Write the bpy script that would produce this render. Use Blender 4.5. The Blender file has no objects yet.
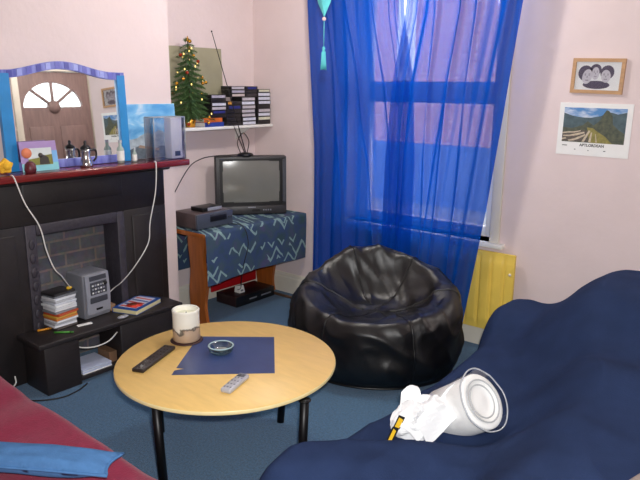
import bpy, bmesh, math, random
from math import sin, cos, pi, radians, sqrt, atan2, exp
from mathutils import Vector, Matrix, noise

random.seed(11)
COL = bpy.context.scene.collection
SC = bpy.context.scene

# ------------------------------------------------------------------ materials
def lin(c):
    return tuple(((v/255)/12.92 if v/255 <= .04045 else ((v/255+.055)/1.055)**2.4) for v in c)

MATS = {}
def mat(name, rgb, rough=.6, metal=0., var=.08, scale=12., bump=0., bscale=40., spec=.5,
        emit=None, estr=0., coat=0., sheen=0., stretch=None, rgb2=None):
    """Principled material whose colour varies with object-space noise."""
    if name in MATS: return MATS[name]
    m = bpy.data.materials.new(name); m.use_nodes = True
    nt = m.node_tree; N = nt.nodes; Lk = nt.links
    b = N['Principled BSDF']
    tc = N.new('ShaderNodeTexCoord')
    src = tc.outputs['Object']
    if stretch:
        mp = N.new('ShaderNodeMapping'); mp.inputs['Scale'].default_value = stretch
        Lk.new(src, mp.inputs['Vector']); src = mp.outputs['Vector']
    nz = N.new('ShaderNodeTexNoise'); nz.inputs['Scale'].default_value = scale
    nz.inputs['Detail'].default_value = 4
    Lk.new(src, nz.inputs['Vector'])
    rp = N.new('ShaderNodeValToRGB')
    c = lin(rgb)
    d = lin(rgb2) if rgb2 else None
    rp.color_ramp.elements[0].position = .3; rp.color_ramp.elements[1].position = .7
    rp.color_ramp.elements[0].color = (*(d if d else [x*(1-var) for x in c]), 1)
    rp.color_ramp.elements[1].color = (*[min(1, x*(1+(0 if d else var))) for x in c], 1)
    Lk.new(nz.outputs['Fac'], rp.inputs['Fac'])
    Lk.new(rp.outputs['Color'], b.inputs['Base Color'])
    b.inputs['Roughness'].default_value = rough
    b.inputs['Metallic'].default_value = metal
    b.inputs['Specular IOR Level'].default_value = spec
    if coat: b.inputs['Coat Weight'].default_value = coat
    if sheen: b.inputs['Sheen Weight'].default_value = sheen
    if emit:
        b.inputs['Emission Color'].default_value = (*lin(emit), 1)
        b.inputs['Emission Strength'].default_value = estr
    if bump:
        n2 = N.new('ShaderNodeTexNoise'); n2.inputs['Scale'].default_value = bscale
        n2.inputs['Detail'].default_value = 5
        Lk.new(src, n2.inputs['Vector'])
        bp = N.new('ShaderNodeBump'); bp.inputs['Strength'].default_value = bump
        bp.inputs['Distance'].default_value = .01
        Lk.new(n2.outputs['Fac'], bp.inputs['Height'])
        Lk.new(bp.outputs['Normal'], b.inputs['Normal'])
    MATS[name] = m
    return m

def clear_mat(name, tint=(1, 1, 1), gloss=.12, rough=.03, fres=.6):
    """thin clear plastic / glass: transparent with a fresnel-weighted gloss"""
    if name in MATS: return MATS[name]
    m = bpy.data.materials.new(name); m.use_nodes = True
    nt = m.node_tree; N = nt.nodes; Lk = nt.links
    N.remove(N['Principled BSDF'])
    t = N.new('ShaderNodeBsdfTransparent'); t.inputs['Color'].default_value = (*tint, 1)
    g = N.new('ShaderNodeBsdfGlossy'); g.inputs['Roughness'].default_value = rough
    lw = N.new('ShaderNodeLayerWeight'); lw.inputs['Blend'].default_value = .25
    ma = N.new('ShaderNodeMath'); ma.operation = 'MULTIPLY_ADD'; ma.use_clamp = True
    ma.inputs[1].default_value = fres; ma.inputs[2].default_value = gloss
    Lk.new(lw.outputs['Fresnel'], ma.inputs[0])
    nz = N.new('ShaderNodeTexNoise'); nz.inputs['Scale'].default_value = 9
    bp = N.new('ShaderNodeBump'); bp.inputs['Strength'].default_value = .15
    Lk.new(nz.outputs['Fac'], bp.inputs['Height']); Lk.new(bp.outputs['Normal'], g.inputs['Normal'])
    mx = N.new('ShaderNodeMixShader')
    Lk.new(ma.outputs[0], mx.inputs[0]); Lk.new(t.outputs[0], mx.inputs[1]); Lk.new(g.outputs[0], mx.inputs[2])
    Lk.new(mx.outputs[0], N['Material Output'].inputs['Surface'])
    MATS[name] = m
    return m

def mirror_mat():
    m = mat('mirror_silver', (232, 236, 236), .015, 1., .01, 3)
    return m

def curtain_mat():
    m = bpy.data.materials.new('blue_sheer'); m.use_nodes = True
    nt = m.node_tree; N = nt.nodes; Lk = nt.links
    N.remove(N['Principled BSDF'])
    tc = N.new('ShaderNodeTexCoord')
    nz = N.new('ShaderNodeTexNoise'); nz.inputs['Scale'].default_value = 260; nz.inputs['Detail'].default_value = 2
    Lk.new(tc.outputs['Object'], nz.inputs['Vector'])
    rp = N.new('ShaderNodeValToRGB')
    rp.color_ramp.elements[0].color = (*lin((8, 72, 178)), 1); rp.color_ramp.elements[1].color = (*lin((20, 98, 208)), 1)
    Lk.new(nz.outputs['Fac'], rp.inputs['Fac'])
    d = N.new('ShaderNodeBsdfDiffuse'); Lk.new(rp.outputs[0], d.inputs['Color'])
    tl = N.new('ShaderNodeBsdfTranslucent'); Lk.new(rp.outputs[0], tl.inputs['Color'])
    a = N.new('ShaderNodeMixShader'); a.inputs[0].default_value = .5
    Lk.new(d.outputs[0], a.inputs[1]); Lk.new(tl.outputs[0], a.inputs[2])
    tr = N.new('ShaderNodeBsdfTransparent'); tr.inputs['Color'].default_value = (.72, .76, 1, 1)
    # open weave: seen straight on it is see-through, seen along the cloth it closes
    lw = N.new('ShaderNodeLayerWeight'); lw.inputs['Blend'].default_value = .3
    mm = N.new('ShaderNodeMath'); mm.operation = 'MULTIPLY_ADD'; mm.use_clamp = True
    mm.inputs[1].default_value = .75; mm.inputs[2].default_value = .70
    Lk.new(lw.outputs['Facing'], mm.inputs[0])
    mx = N.new('ShaderNodeMixShader')
    Lk.new(mm.outputs[0], mx.inputs[0]); Lk.new(tr.outputs[0], mx.inputs[1]); Lk.new(a.outputs[0], mx.inputs[2])
    Lk.new(mx.outputs[0], N['Material Output'].inputs['Surface'])
    return m

def brick_mat(name, c1, c2, mortar, scale, bw=.5, rh=.25, axis='yz', ms=.02, rough=.8, bump=.6):
    if name in MATS: return MATS[name]
    m = bpy.data.materials.new(name); m.use_nodes = True
    nt = m.node_tree; N = nt.nodes; Lk = nt.links
    b = N['Principled BSDF']; b.inputs['Roughness'].default_value = rough
    tc = N.new('ShaderNodeTexCoord'); sp = N.new('ShaderNodeSeparateXYZ'); cb = N.new('ShaderNodeCombineXYZ')
    Lk.new(tc.outputs['Object'], sp.inputs[0])
    Lk.new(sp.outputs['Y' if axis == 'yz' else 'X'], cb.inputs[0]); Lk.new(sp.outputs['Z'], cb.inputs[1])
    bt = N.new('ShaderNodeTexBrick')
    bt.inputs['Color1'].default_value = (*lin(c1), 1); bt.inputs['Color2'].default_value = (*lin(c2), 1)
    bt.inputs['Mortar'].default_value = (*lin(mortar), 1); bt.inputs['Scale'].default_value = scale
    bt.inputs['Mortar Size'].default_value = ms; bt.inputs['Brick Width'].default_value = bw
    bt.inputs['Row Height'].default_value = rh
    Lk.new(cb.outputs[0], bt.inputs['Vector'])
    nz = N.new('ShaderNodeTexNoise'); nz.inputs['Scale'].default_value = 25; nz.inputs['Detail'].default_value = 5
    Lk.new(tc.outputs['Object'], nz.inputs['Vector'])
    mx = N.new('ShaderNodeMix'); mx.data_type = 'RGBA'; mx.blend_type = 'OVERLAY'; mx.inputs[0].default_value = .5
    Lk.new(bt.outputs['Color'], mx.inputs[6]); Lk.new(nz.outputs['Color'], mx.inputs[7])
    hs = N.new('ShaderNodeHueSaturation'); hs.inputs['Saturation'].default_value = .8
    Lk.new(mx.outputs[2], hs.inputs['Color']); Lk.new(hs.outputs[0], b.inputs['Base Color'])
    bp = N.new('ShaderNodeBump'); bp.inputs['Strength'].default_value = bump; bp.inputs['Distance'].default_value = .01
    ad = N.new('ShaderNodeMath'); ad.operation = 'SUBTRACT'
    Lk.new(nz.outputs['Fac'], ad.inputs[0]); Lk.new(bt.outputs['Fac'], ad.inputs[1])
    Lk.new(ad.outputs[0], bp.inputs['Height']); Lk.new(bp.outputs['Normal'], b.inputs['Normal'])
    MATS[name] = m
    return m

def zigzag_mat():
    """dark teal-blue-purple furnishing cloth with broken pale zigzag strokes"""
    m = bpy.data.materials.new('zigzag_cloth'); m.use_nodes = True
    nt = m.node_tree; N = nt.nodes; Lk = nt.links
    b = N['Principled BSDF']; b.inputs['Roughness'].default_value = .85
    b.inputs['Specular IOR Level'].default_value = .2
    tc = N.new('ShaderNodeTexCoord'); sp = N.new('ShaderNodeSeparateXYZ'); Lk.new(tc.outputs['Object'], sp.inputs[0])
    def math(op, a, bb=None, c=None):
        n = N.new('ShaderNodeMath'); n.operation = op
        for i, v in enumerate((a, bb, c)):
            if v is None: continue
            if isinstance(v, (int, float)): n.inputs[i].default_value = v
            else: Lk.new(v, n.inputs[i])
        return n.outputs[0]
    n0 = N.new('ShaderNodeTexNoise'); n0.inputs['Scale'].default_value = 7; n0.inputs['Detail'].default_value = 2
    Lk.new(tc.outputs['Object'], n0.inputs['Vector'])
    rp = N.new('ShaderNodeValToRGB'); e = rp.color_ramp.elements
    e[0].position = .3; e[0].color = (*lin((56, 80, 84)), 1)
    e[1].position = .7; e[1].color = (*lin((80, 78, 112)), 1)
    x = e.new(.45); x.color = (*lin((60, 78, 112)), 1)
    x = e.new(.58); x.color = (*lin((66, 86, 100)), 1)
    Lk.new(n0.outputs['Fac'], rp.inputs['Fac'])
    u = math('ADD', sp.outputs['Y'], math('MULTIPLY', sp.outputs['X'], .35)); v = sp.outputs['Z']
    def strokes(freq, period, amp, off, thr, seed, th):
        wob = N.new('ShaderNodeTexNoise'); wob.inputs['Scale'].default_value = 5; wob.noise_dimensions = '4D'; wob.inputs['W'].default_value = seed + .4
        Lk.new(tc.outputs['Object'], wob.inputs['Vector'])
        uu = math('MULTIPLY_ADD', wob.outputs['Fac'], .12, u)
        tri = math('PINGPONG', math('MULTIPLY_ADD', uu, freq, off), 1.0)
        lv = math('MULTIPLY_ADD', tri, amp, v)
        fr = math('FRACT', math('DIVIDE', math('ADD', lv, off*.13 + 7), period))
        d = math('ABSOLUTE', math('SUBTRACT', fr, .5))
        line = math('LESS_THAN', d, th)
        nz = N.new('ShaderNodeTexNoise'); nz.noise_dimensions = '4D'; nz.inputs['Scale'].default_value = 6.5
        nz.inputs['W'].default_value = seed; nz.inputs['Detail'].default_value = 1
        Lk.new(tc.outputs['Object'], nz.inputs['Vector'])
        return math('MULTIPLY', line, math('GREATER_THAN', nz.outputs['Fac'], thr))
    a = strokes(18, .15, .07, 0., .49, 1.0, .07)
    c = strokes(14, .22, -.09, .37, .5, 5.0, .06)
    f = math('MULTIPLY', math('MAXIMUM', a, c), .75)
    mx = N.new('ShaderNodeMix'); mx.data_type = 'RGBA'
    Lk.new(f, mx.inputs[0]); Lk.new(rp.outputs[0], mx.inputs[6]); mx.inputs[7].default_value = (*lin((150, 180, 176)), 1)
    Lk.new(mx.outputs[2], b.inputs['Base Color'])
    return m

def glaze_mat(z0, z1):
    """pottery: white glaze above, sandy brown below, a dark run of glaze between"""
    m = bpy.data.materials.new('two_tone_glaze'); m.use_nodes = True
    nt = m.node_tree; N = nt.nodes; Lk = nt.links
    b = N['Principled BSDF']; b.inputs['Roughness'].default_value = .3
    tc = N.new('ShaderNodeTexCoord'); sp = N.new('ShaderNodeSeparateXYZ'); Lk.new(tc.outputs['Object'], sp.inputs[0])
    nz = N.new('ShaderNodeTexNoise'); nz.inputs['Scale'].default_value = 22; nz.inputs['Detail'].default_value = 3
    Lk.new(tc.outputs['Object'], nz.inputs['Vector'])
    ma = N.new('ShaderNodeMath'); ma.operation = 'MULTIPLY_ADD'; ma.inputs[1].default_value = .09
    Lk.new(nz.outputs['Fac'], ma.inputs[0]); Lk.new(sp.outputs['Z'], ma.inputs[2])
    mr = N.new('ShaderNodeMapRange'); mr.inputs[1].default_value = z0; mr.inputs[2].default_value = z1
    Lk.new(ma.outputs[0], mr.inputs[0])
    rp = N.new('ShaderNodeValToRGB'); e = rp.color_ramp.elements
    e[0].position = .0; e[0].color = (*lin((176, 148, 120)), 1)
    e[1].position = 1.; e[1].color = (*lin((238, 236, 224)), 1)
    for p, c in ((.55, (190, 165, 140)), (.6, (95, 85, 78)), (.65, (120, 112, 100)), (.7, (232, 228, 214))):
        x = e.new(p); x.color = (*lin(c), 1)
    Lk.new(mr.outputs[0], rp.inputs['Fac']); Lk.new(rp.outputs[0], b.inputs['Base Color'])
    return m

def leather_mat():
    m = mat('black_leather', (12, 11, 12), .36, 0, .2, 8, .12, 300, spec=.6)
    nt = m.node_tree; N = nt.nodes; Lk = nt.links
    b = N['Principled BSDF']
    tc = N.new('ShaderNodeTexCoord')
    mp = N.new('ShaderNodeMapping'); mp.inputs['Scale'].default_value = (1, 1, .55); mp.inputs['Rotation'].default_value = (.5, .3, .2)
    Lk.new(tc.outputs['Object'], mp.inputs[0])
    n2 = N.new('ShaderNodeTexNoise'); n2.inputs['Scale'].default_value = 3.2; n2.inputs['Detail'].default_value = 1.5; n2.inputs['Distortion'].default_value = .8
    Lk.new(mp.outputs[0], n2.inputs['Vector'])
    rg = N.new('ShaderNodeMath'); rg.operation = 'PINGPONG'; rg.inputs[1].default_value = .12
    Lk.new(n2.outputs['Fac'], rg.inputs[0])
    bp = N.new('ShaderNodeBump'); bp.inputs['Strength'].default_value = .35; bp.inputs['Distance'].default_value = .03
    Lk.new(rg.outputs[0], bp.inputs['Height'])
    old = b.inputs['Normal'].links[0].from_socket
    Lk.new(old, bp.inputs['Normal'])
    Lk.new(bp.outputs['Normal'], b.inputs['Normal'])
    return m

M_wall = mat('pink_wall_paint', (226, 209, 208), .8, 0, .025, 5, .12, 30, spec=.2)
M_ceil = mat('ceiling_paint', (232, 226, 220), .9, 0, .02, 4, spec=.2)
M_trim = mat('cream_gloss_paint', (226, 219, 204), .45, 0, .03, 9)
M_white = mat('white_gloss_paint', (236, 235, 230), .4, 0, .02, 9)
M_carpet = mat('blue_carpet', (56, 98, 132), .95, 0, .3, 95, .6, 220, spec=.1, sheen=.25)
M_blackpaint = mat('black_paint', (34, 29, 29), .5, 0, .2, 9, .15, 30)
M_blackwood = mat('black_brown_wood', (37, 31, 31), .5, 0, .22, 14, .08, 60, stretch=(6, 1, 6))
M_mantel = mat('red_mahogany_paint', (112, 30, 30), .22, 0, .15, 8, .05, 40, coat=.3)
M_iron = mat('dark_cast_iron', (64, 60, 68), .5, .2, .15, 30, .3, 60)
M_brick = brick_mat('painted_brick', (74, 75, 84), (92, 90, 96), (112, 98, 92), 1., .20, .083, 'yz', .007)
M_orangewood = mat('orange_pine', (160, 88, 34), .4, 0, .2, 10, .05, 30, stretch=(4, 4, .6))
M_tablewood = mat('yellow_beech', (226, 188, 114), .42, 0, .05, 10, .03, 30, stretch=(1, 5, 1))
M_tableedge = mat('pale_edge_strip', (240, 222, 165), .35, 0, .04, 20)
M_darkred = mat('dark_red_brown', (84, 34, 22), .5, 0, .1, 20)
M_blackmetal = mat('black_steel', (22, 21, 23), .4, .5, .15, 20)
M_bluepanel = mat('blue_panel', (58, 76, 124), .28, 0, .12, 8, rgb2=(46, 62, 108))
M_curtain = curtain_mat()
M_navy = mat('navy_throw', (40, 53, 84), .95, 0, .1, 9, .25, 170, spec=.05)
M_beige = mat('beige_upholstery', (178, 160, 150), .9, 0, .08, 60, .3, 150, spec=.1)
M_maroon = mat('maroon_fabric', (128, 28, 58), .9, 0, .08, 40, .25, 170, spec=.1, sheen=.15)
M_cushion = mat('blue_cotton', (74, 116, 164), .85, 0, .08, 30, .2, 150, spec=.15)
M_leather = leather_mat()
M_yellowrad = mat('yellow_gloss_paint', (236, 204, 92), .4, 0, .04, 9)
M_glass = clear_mat('window_glass', (.97, .98, .98), .03)
M_acrylic = clear_mat('clear_acrylic', (.975, .985, .99), .08, .05)
M_ashglass = clear_mat('ashtray_glass', (.66, .82, .84), .12, .05)
M_wrap = clear_mat('clear_wrap', (.99, .99, .99), .02, .1, .2)
M_picglass = clear_mat('picture_glass', (.99, .99, .99), .0)
M_mirror = mirror_mat()
M_zig = zigzag_mat()
M_tvgrey = mat('charcoal_plastic', (52, 50, 52), .42, 0, .08, 20)
M_tvside = mat('grey_brown_plastic', (92, 84, 80), .5, 0, .06, 20)
M_screen = mat('crt_glass', (122, 122, 116), .16, 0, .05, 6, coat=.6)
M_vcr = mat('slate_plastic', (78, 84, 98), .38, .2, .06, 20)
M_vcrtop = mat('brown_grey_metal', (92, 78, 78), .4, .3, .06, 20)
M_blackplastic = mat('black_plastic', (20, 19, 21), .35, 0, .1, 30)
M_silverplastic = mat('silver_plastic', (168, 170, 180), .35, .3, .05, 20)
M_greyplastic = mat('grey_plastic', (128, 130, 138), .4, .15, .05, 20)
M_darkgrey = mat('dark_grey_plastic', (70, 72, 80), .4, .1, .08, 20)
M_chrome = mat('chrome', (215, 215, 215), .12, 1, .03, 10)
M_redboard = mat('red_board', (190, 20, 30), .5, 0, .06, 10)
M_paper = mat('white_paper', (238, 238, 236), .7, 0, .02, 20)
M_paperblue = mat('pale_blue_paper', (190, 198, 222), .7, 0, .05, 20)
M_olive = mat('olive_board', (158, 154, 128), .8, 0, .08, 6)
M_pine = mat('fir_needles', (74, 104, 58), .7, 0, .35, 25)
M_trunk = mat('twig_brown', (74, 54, 38), .8, 0, .2, 30)
M_gold = mat('gold_foil', (224, 164, 60), .25, .8, .1, 30)
M_redfoil = mat('red_foil', (168, 60, 36), .3, .6, .1, 30)
M_bulb = mat('fairy_light_bulb', (255, 226, 140), .4, 0, .02, 5, emit=(255, 214, 120), estr=1.6)
M_mirrorblue = mat('bright_blue_paint', (38, 132, 196), .4, 0, .08, 12)
M_mosaic = mat('blue_violet_mosaic', (138, 146, 214), .35, 0, .1, 14, rgb2=(78, 84, 170), stretch=(1, 2.2, .4))
M_doorwood = mat('weathered_door_wood', (142, 118, 114), .6, 0, .15, 10, .1, 30, stretch=(3, 3, .5))
M_extbrick = brick_mat('street_brick', (172, 104, 104), (188, 122, 118), (190, 172, 172), 1., .24, .08, 'xz', .008)
M_ground = mat('asphalt', (120, 122, 128), .9, 0, .1, 10)
M_teal = mat('turquoise_silk', (84, 186, 192), .55, 0, .08, 30)
M_whitecable = mat('white_cable', (226, 224, 218), .5, 0, .02, 20)
M_blackcable = mat('black_cable', (18, 17, 18), .5, 0, .05, 20)
M_framewood = mat('pale_pine_frame', (188, 148, 108), .5, 0, .12, 14, stretch=(1, 1, 6))

# ------------------------------------------------------------------ mesh builder
class MB:
    def __init__(s):
        s.bm = bmesh.new(); s.ms = []
    def mi(s, m):
        if m not in s.ms: s.ms.append(m)
        return s.ms.index(m)
    def _fin(s, faces, m, smooth=False):
        i = s.mi(m)
        for f in faces:
            f.material_index = i; f.smooth = smooth
    def box(s, a, b, m, bev=0., seg=2, rot=None, piv=None, smooth=False):
        """axis box from corner a to corner b, optionally bevelled and rotated by matrix rot about piv"""
        r = bmesh.ops.create_cube(s.bm, size=1)
        vs = r['verts']
        for v in vs:
            v.co = Vector([a[k] + (v.co[k]+.5)*(b[k]-a[k]) for k in range(3)])
        fs = list({f for v in vs for f in v.link_faces})
        if bev:
            es = list({e for v in vs for e in v.link_edges})
            r = bmesh.ops.bevel(s.bm, geom=es, offset=bev, segments=seg, profile=.5, affect='EDGES')
            allv = set(); st = list(r['faces'])
            fs = set(r['faces'])
            vs2 = {v for f in fs for v in f.verts}
            fs = {f for v in vs2 for f in v.link_faces}
            vs = list({v for f in fs for v in f.verts})
        if rot is not None:
            p = Vector(piv) if piv else (Vector(a)+Vector(b))/2
            for v in vs: v.co = p + rot @ (v.co-p)
        s._fin(fs, m, smooth or bool(bev))
        return s
    def face(s, pts, m, smooth=False):
        f = s.bm.faces.new([s.bm.verts.new(p) for p in pts])
        s._fin([f], m, smooth); return s
    def tube(s, pts, r, m, seg=8, closed=False, caps=True):
        pts = [Vector(p) for p in pts]; n = len(pts)
        rr = r if isinstance(r, (list, tuple)) else [r]*n
        rings = []; ref = None
        for i, p in enumerate(pts):
            if closed: t = pts[(i+1) % n]-pts[i-1]
            else: t = pts[min(i+1, n-1)]-pts[max(i-1, 0)]
            if t.length < 1e-9: t = Vector((0, 0, 1))
            t.normalize()
            if ref is None:
                ref = t.orthogonal().normalized()
            else:
                ref = ref-t*ref.dot(t)
                ref = ref.normalized() if ref.length > 1e-6 else t.orthogonal().normalized()
            bi = t.cross(ref)
            rings.append([s.bm.verts.new(p+(ref*cos(2*pi*k/seg)+bi*sin(2*pi*k/seg))*rr[i]) for k in range(seg)])
        fs = []
        for i in range(n if closed else n-1):
            A = rings[i]; B = rings[(i+1) % n]
            for k in range(seg):
                fs.append(s.bm.faces.new((A[k], A[(k+1) % seg], B[(k+1) % seg], B[k])))
        s._fin(fs, m, True)
        if caps and not closed:
            s._fin([s.bm.faces.new(rings[0][::-1]), s.bm.faces.new(rings[-1])], m, False)
        return s
    def lathe(s, c, prof, m, seg=28, axis=None, sx=1., sy=1.):
        """revolve (radius, height) profile about the z axis through c (or about the given axis)"""
        c = Vector(c)
        if axis is None: e1, e2, e3 = Vector((1, 0, 0)), Vector((0, 1, 0)), Vector((0, 0, 1))
        else:
            e3 = Vector(axis).normalized(); e1 = e3.orthogonal().normalized(); e2 = e3.cross(e1)
        rings = []
        for r, h in prof:
            if r < 1e-6: rings.append([s.bm.verts.new(c+e3*h)])
            else: rings.append([s.bm.verts.new(c+e3*h+e1*(r*sx*cos(2*pi*k/seg))+e2*(r*sy*sin(2*pi*k/seg))) for k in range(seg)])
        fs = []
        for A, B in zip(rings, rings[1:]):
            for k in range(seg):
                k2 = (k+1) % seg
                if len(A) == 1 and len(B) == 1: continue
                if len(A) == 1: fs.append(s.bm.faces.new((A[0], B[k2], B[k])))
                elif len(B) == 1: fs.append(s.bm.faces.new((A[k], A[k2], B[0])))
                else: fs.append(s.bm.faces.new((A[k], A[k2], B[k2], B[k])))
        s._fin(fs, m, True)
        return s
    def prism(s, pts, ext, m, holes=(), smooth=False):
        """planar outline (3D points) with optional holes, extruded along vector ext"""
        ext = Vector(ext)
        es = []; allv = []
        for loop in (pts, *holes):
            vs = [s.bm.verts.new(p) for p in loop]; allv += vs
            for i in range(len(vs)): es.append(s.bm.edges.new((vs[i], vs[(i+1) % len(vs)])))
        r = bmesh.ops.triangle_fill(s.bm, edges=es, use_beauty=True)
        fs = [g for g in r['geom'] if isinstance(g, bmesh.types.BMFace)]
        r2 = bmesh.ops.extrude_face_region(s.bm, geom=fs)
        nv = [g for g in r2['geom'] if isinstance(g, bmesh.types.BMVert)]
        for v in nv: v.co += ext
        af = {f for v in allv+nv for f in v.link_faces}
        s._fin(af, m, smooth)
        bmesh.ops.recalc_face_normals(s.bm, faces=list(af))
        return s
    def ell(s, c, r, m, u=14, v=10):
        rr = r if isinstance(r, (list, tuple)) else (r, r, r)
        q = bmesh.ops.create_uvsphere(s.bm, u_segments=u, v_segments=v, radius=1)
        for w in q['verts']: w.co = Vector(c)+Vector([w.co[k]*rr[k] for k in range(3)])
        s._fin(list({f for w in q['verts'] for f in w.link_faces}), m, True)
        return s
    def grid(s, fn, nu, nv, m, smooth=True):
        vs = [[s.bm.verts.new(fn(i/nu, j/nv)) for j in range(nv+1)] for i in range(nu+1)]
        fs = [s.bm.faces.new((vs[i][j], vs[i+1][j], vs[i+1][j+1], vs[i][j+1])) for i in range(nu) for j in range(nv)]
        s._fin(fs, m, smooth); return s
    def build(s, name, parent=None):
        """link as one mesh object; geometry was written in world coordinates"""
        me = bpy.data.meshes.new(name)
        if parent is not None:
            inv = WM[parent.name].inverted()
            bmesh.ops.transform(s.bm, matrix=inv, verts=s.bm.verts)
            o_w = WM[parent.name]
        s.bm.to_mesh(me); s.bm.free()
        for m in s.ms: me.materials.append(m)
        o = bpy.data.objects.new(name, me); COL.objects.link(o)
        WM[o.name] = WM[parent.name].copy() if parent is not None else Matrix.Identity(4)
        if parent is not None: o.parent = parent
        return o

WM = {}
def thing(name, loc, label, cat, group=None, rz=0.):
    o = bpy.data.objects.new(name, None); COL.objects.link(o)
    o.empty_display_size = .05
    o.location = loc; o.rotation_euler = (0, 0, rz)
    WM[o.name] = Matrix.Translation(loc) @ Matrix.Rotation(rz, 4, 'Z')
    return tag(o, label, cat, group)
def tag(o, label, cat, group=None, kind=None):
    o['label'] = label; o['category'] = cat
    if group: o['group'] = group
    if kind: o['kind'] = kind
    return o
def single(mb, name, label, cat, group=None, kind=None):
    """a thing that is one mesh: origin moved to the middle of its base"""
    o = mb.build(name)
    vs = o.data.vertices
    x = [v.co.x for v in vs]; y = [v.co.y for v in vs]; z = [v.co.z for v in vs]
    p = Vector(((min(x)+max(x))/2, (min(y)+max(y))/2, min(z)))
    o.data.transform(Matrix.Translation(-p)); o.location = p
    WM[o.name] = Matrix.Translation(p)
    return tag(o, label, cat, group, kind)
def struct(mb, name, parent=None):
    o = mb.build(name, parent)
    if parent is None: o['kind'] = 'structure'
    return o
def smooth_mod(o, lv=1):
    m = o.modifiers.new('soft', 'SUBSURF'); m.levels = lv; m.render_levels = lv
def curve_pts(pts, n=8):
    """Catmull-Rom through points"""
    P = [Vector(p) for p in pts]; P = [P[0]*2-P[1]]+P+[P[-1]*2-P[-2]]
    out = []
    for i in range(1, len(P)-2):
        for k in range(n):
            t = k/n; a, b, c, d = P[i-1:i+3]
            out.append(.5*((2*b)+(c-a)*t+(2*a-5*b+4*c-d)*t*t+(3*b-a-3*c+d)*t**3))
    out.append(P[-2]); return out
def sstep(a, b, x):
    t = min(1, max(0, (x-a)/(b-a))); return t*t*(3-2*t)
def RZ(a): return Matrix.Rotation(a, 3, 'Z')

# ------------------------------------------------------------------ dimensions
XA, YW = -3.825, 3.816          # alcove wall, window wall
XB, YB = -3.50, 2.73            # chimney breast face and its corner
XR, YD = .95, 5.25             # lobby wall with the arched door
CEIL = 2.62
XE = -.80                       # the window wall stops here; the lobby goes on behind it
X1, Y0 = .95, -1.3             # far right wall, wall behind the camera

# ------------------------------------------------------------------ setting
o = MB().box((XA-.2, Y0-.2, -.12), (X1+.2, YD+.15, 0), M_carpet).build('floor'); o['kind'] = 'structure'
struct(MB().box((XA-.2, Y0-.2, CEIL), (X1+.2, YD+.15, CEIL+.12), M_ceil), 'ceiling')
struct(MB().box((XA-.2, Y0-.2, 0), (XA, YW+.25, CEIL), M_wall), 'wall_left')
b = MB()
b.box((XA, .2, 0), (XB, 1.655, CEIL), M_wall); b.box((XA, 2.285, 0), (XB, YB, CEIL), M_wall)
b.box((XA, 1.655, .90), (XB, 2.285, CEIL), M_wall); b.box((XA, 1.655, 0), (XB-.12, 2.285, .90), M_blackpaint)
struct(b, 'wall_chimney_breast')
WX0, WX1, WZ0, WZ1 = -2.86, -1.72, .70, 2.36
b = MB()
b.box((XA, YW, 0), (WX0, YW+.25, CEIL), M_wall)
b.box((WX1, YW, 0), (XE, YW+.25, CEIL), M_wall)
b.box((WX0, YW, 0), (WX1, YW+.25, WZ0), M_wall)
b.box((WX0, YW, WZ1), (WX1, YW+.25, CEIL), M_wall)
struct(b, 'wall_back')
# lobby wall (x = XR, faces the fireplace) with the door opening
DY0, DY1, DZ = 3.95, 4.98, 2.20
b = MB()
b.box((XR, Y0-.2, 0), (XR+.14, DY0, CEIL), M_wall)
b.box((XR, DY1, 0), (XR+.14, YD, CEIL), M_wall)
b.box((XR, DY0, DZ), (XR+.14, DY1, CEIL), M_wall)
struct(b, 'wall_right')
struct(MB().box((XE-.14, YW+.25, 0), (XE, YD, CEIL), M_wall), 'wall_lobby')
struct(MB().box((XE-.14, YD, 0), (XR+.14, YD+.12, CEIL), M_wall), 'wall_return')
struct(MB().box((XA, Y0-.2, 0), (X1, Y0, CEIL), M_wall), 'wall_front')

def skirting(name, p0, p1, n):
    """board .165 high with a moulded top; p0->p1 along the wall, n points into the room"""
    p0 = Vector(p0); p1 = Vector(p1); n = Vector(n)
    prof = [(0, 0), (.018, 0), (.018, .125), (.014, .135), (.014, .148), (.008, .165), (0, .165)]
    pts = [p0+n*a+Vector((0, 0, h)) for a, h in prof]
    struct(MB().prism(pts, p1-p0, M_trim), name)
skirting('baseboard_back', (XA+.018, YW, 0), (XE, YW, 0), (0, -1, 0))
skirting('baseboard_left', (XA, YB, 0), (XA, YW, 0), (1, 0, 0))

# window: frame, rail, panes, reveal, sill and architrave
wf = MB()
gy0, gy1 = YW+.13, YW+.19
wf.box((WX0, gy0, WZ0), (WX0+.085, gy1, WZ1), M_white, .004)
wf.box((WX1-.10, gy0, WZ0), (WX1, gy1, WZ1), M_white, .004)
wf.box((WX0+.085, gy0, WZ0), (WX1-.10, gy1, WZ0+.06), M_white, .004)
wf.box((WX0+.085, gy0, WZ1-.07), (WX1-.10, gy1, WZ1), M_white, .004)
W = wf.build('window_1'); W['kind'] = 'structure'
MB().box((WX0+.085, gy0-.005, 1.555), (WX1-.10, gy1, 1.695), M_white, .004).build('meeting_rail', W)
MB().box((WX0+.085, gy0+.03, WZ0+.06), (WX1-.10, gy0+.034, 1.555), M_glass).build('pane', W)
MB().box((WX0+.085, gy0+.03, 1.695), (WX1-.10, gy0+.034, WZ1-.07), M_glass).build('pane', W)
MB().box((WX0-.03, YW-.05, WZ0-.03), (WX1+.10, YW+.13, WZ0), M_white, .006).build('sill', W)
b = MB()
b.box((WX1, YW-.02, WZ0), (WX1+.065, YW, WZ1+.065), M_trim, .005)
b.box((WX0-.065, YW-.02, WZ0), (WX0, YW, WZ1+.065), M_trim, .005)
b.box((WX0, YW-.02, WZ1), (WX1, YW, WZ1+.065), M_trim, .005)
b.build('architrave', W)

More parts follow.
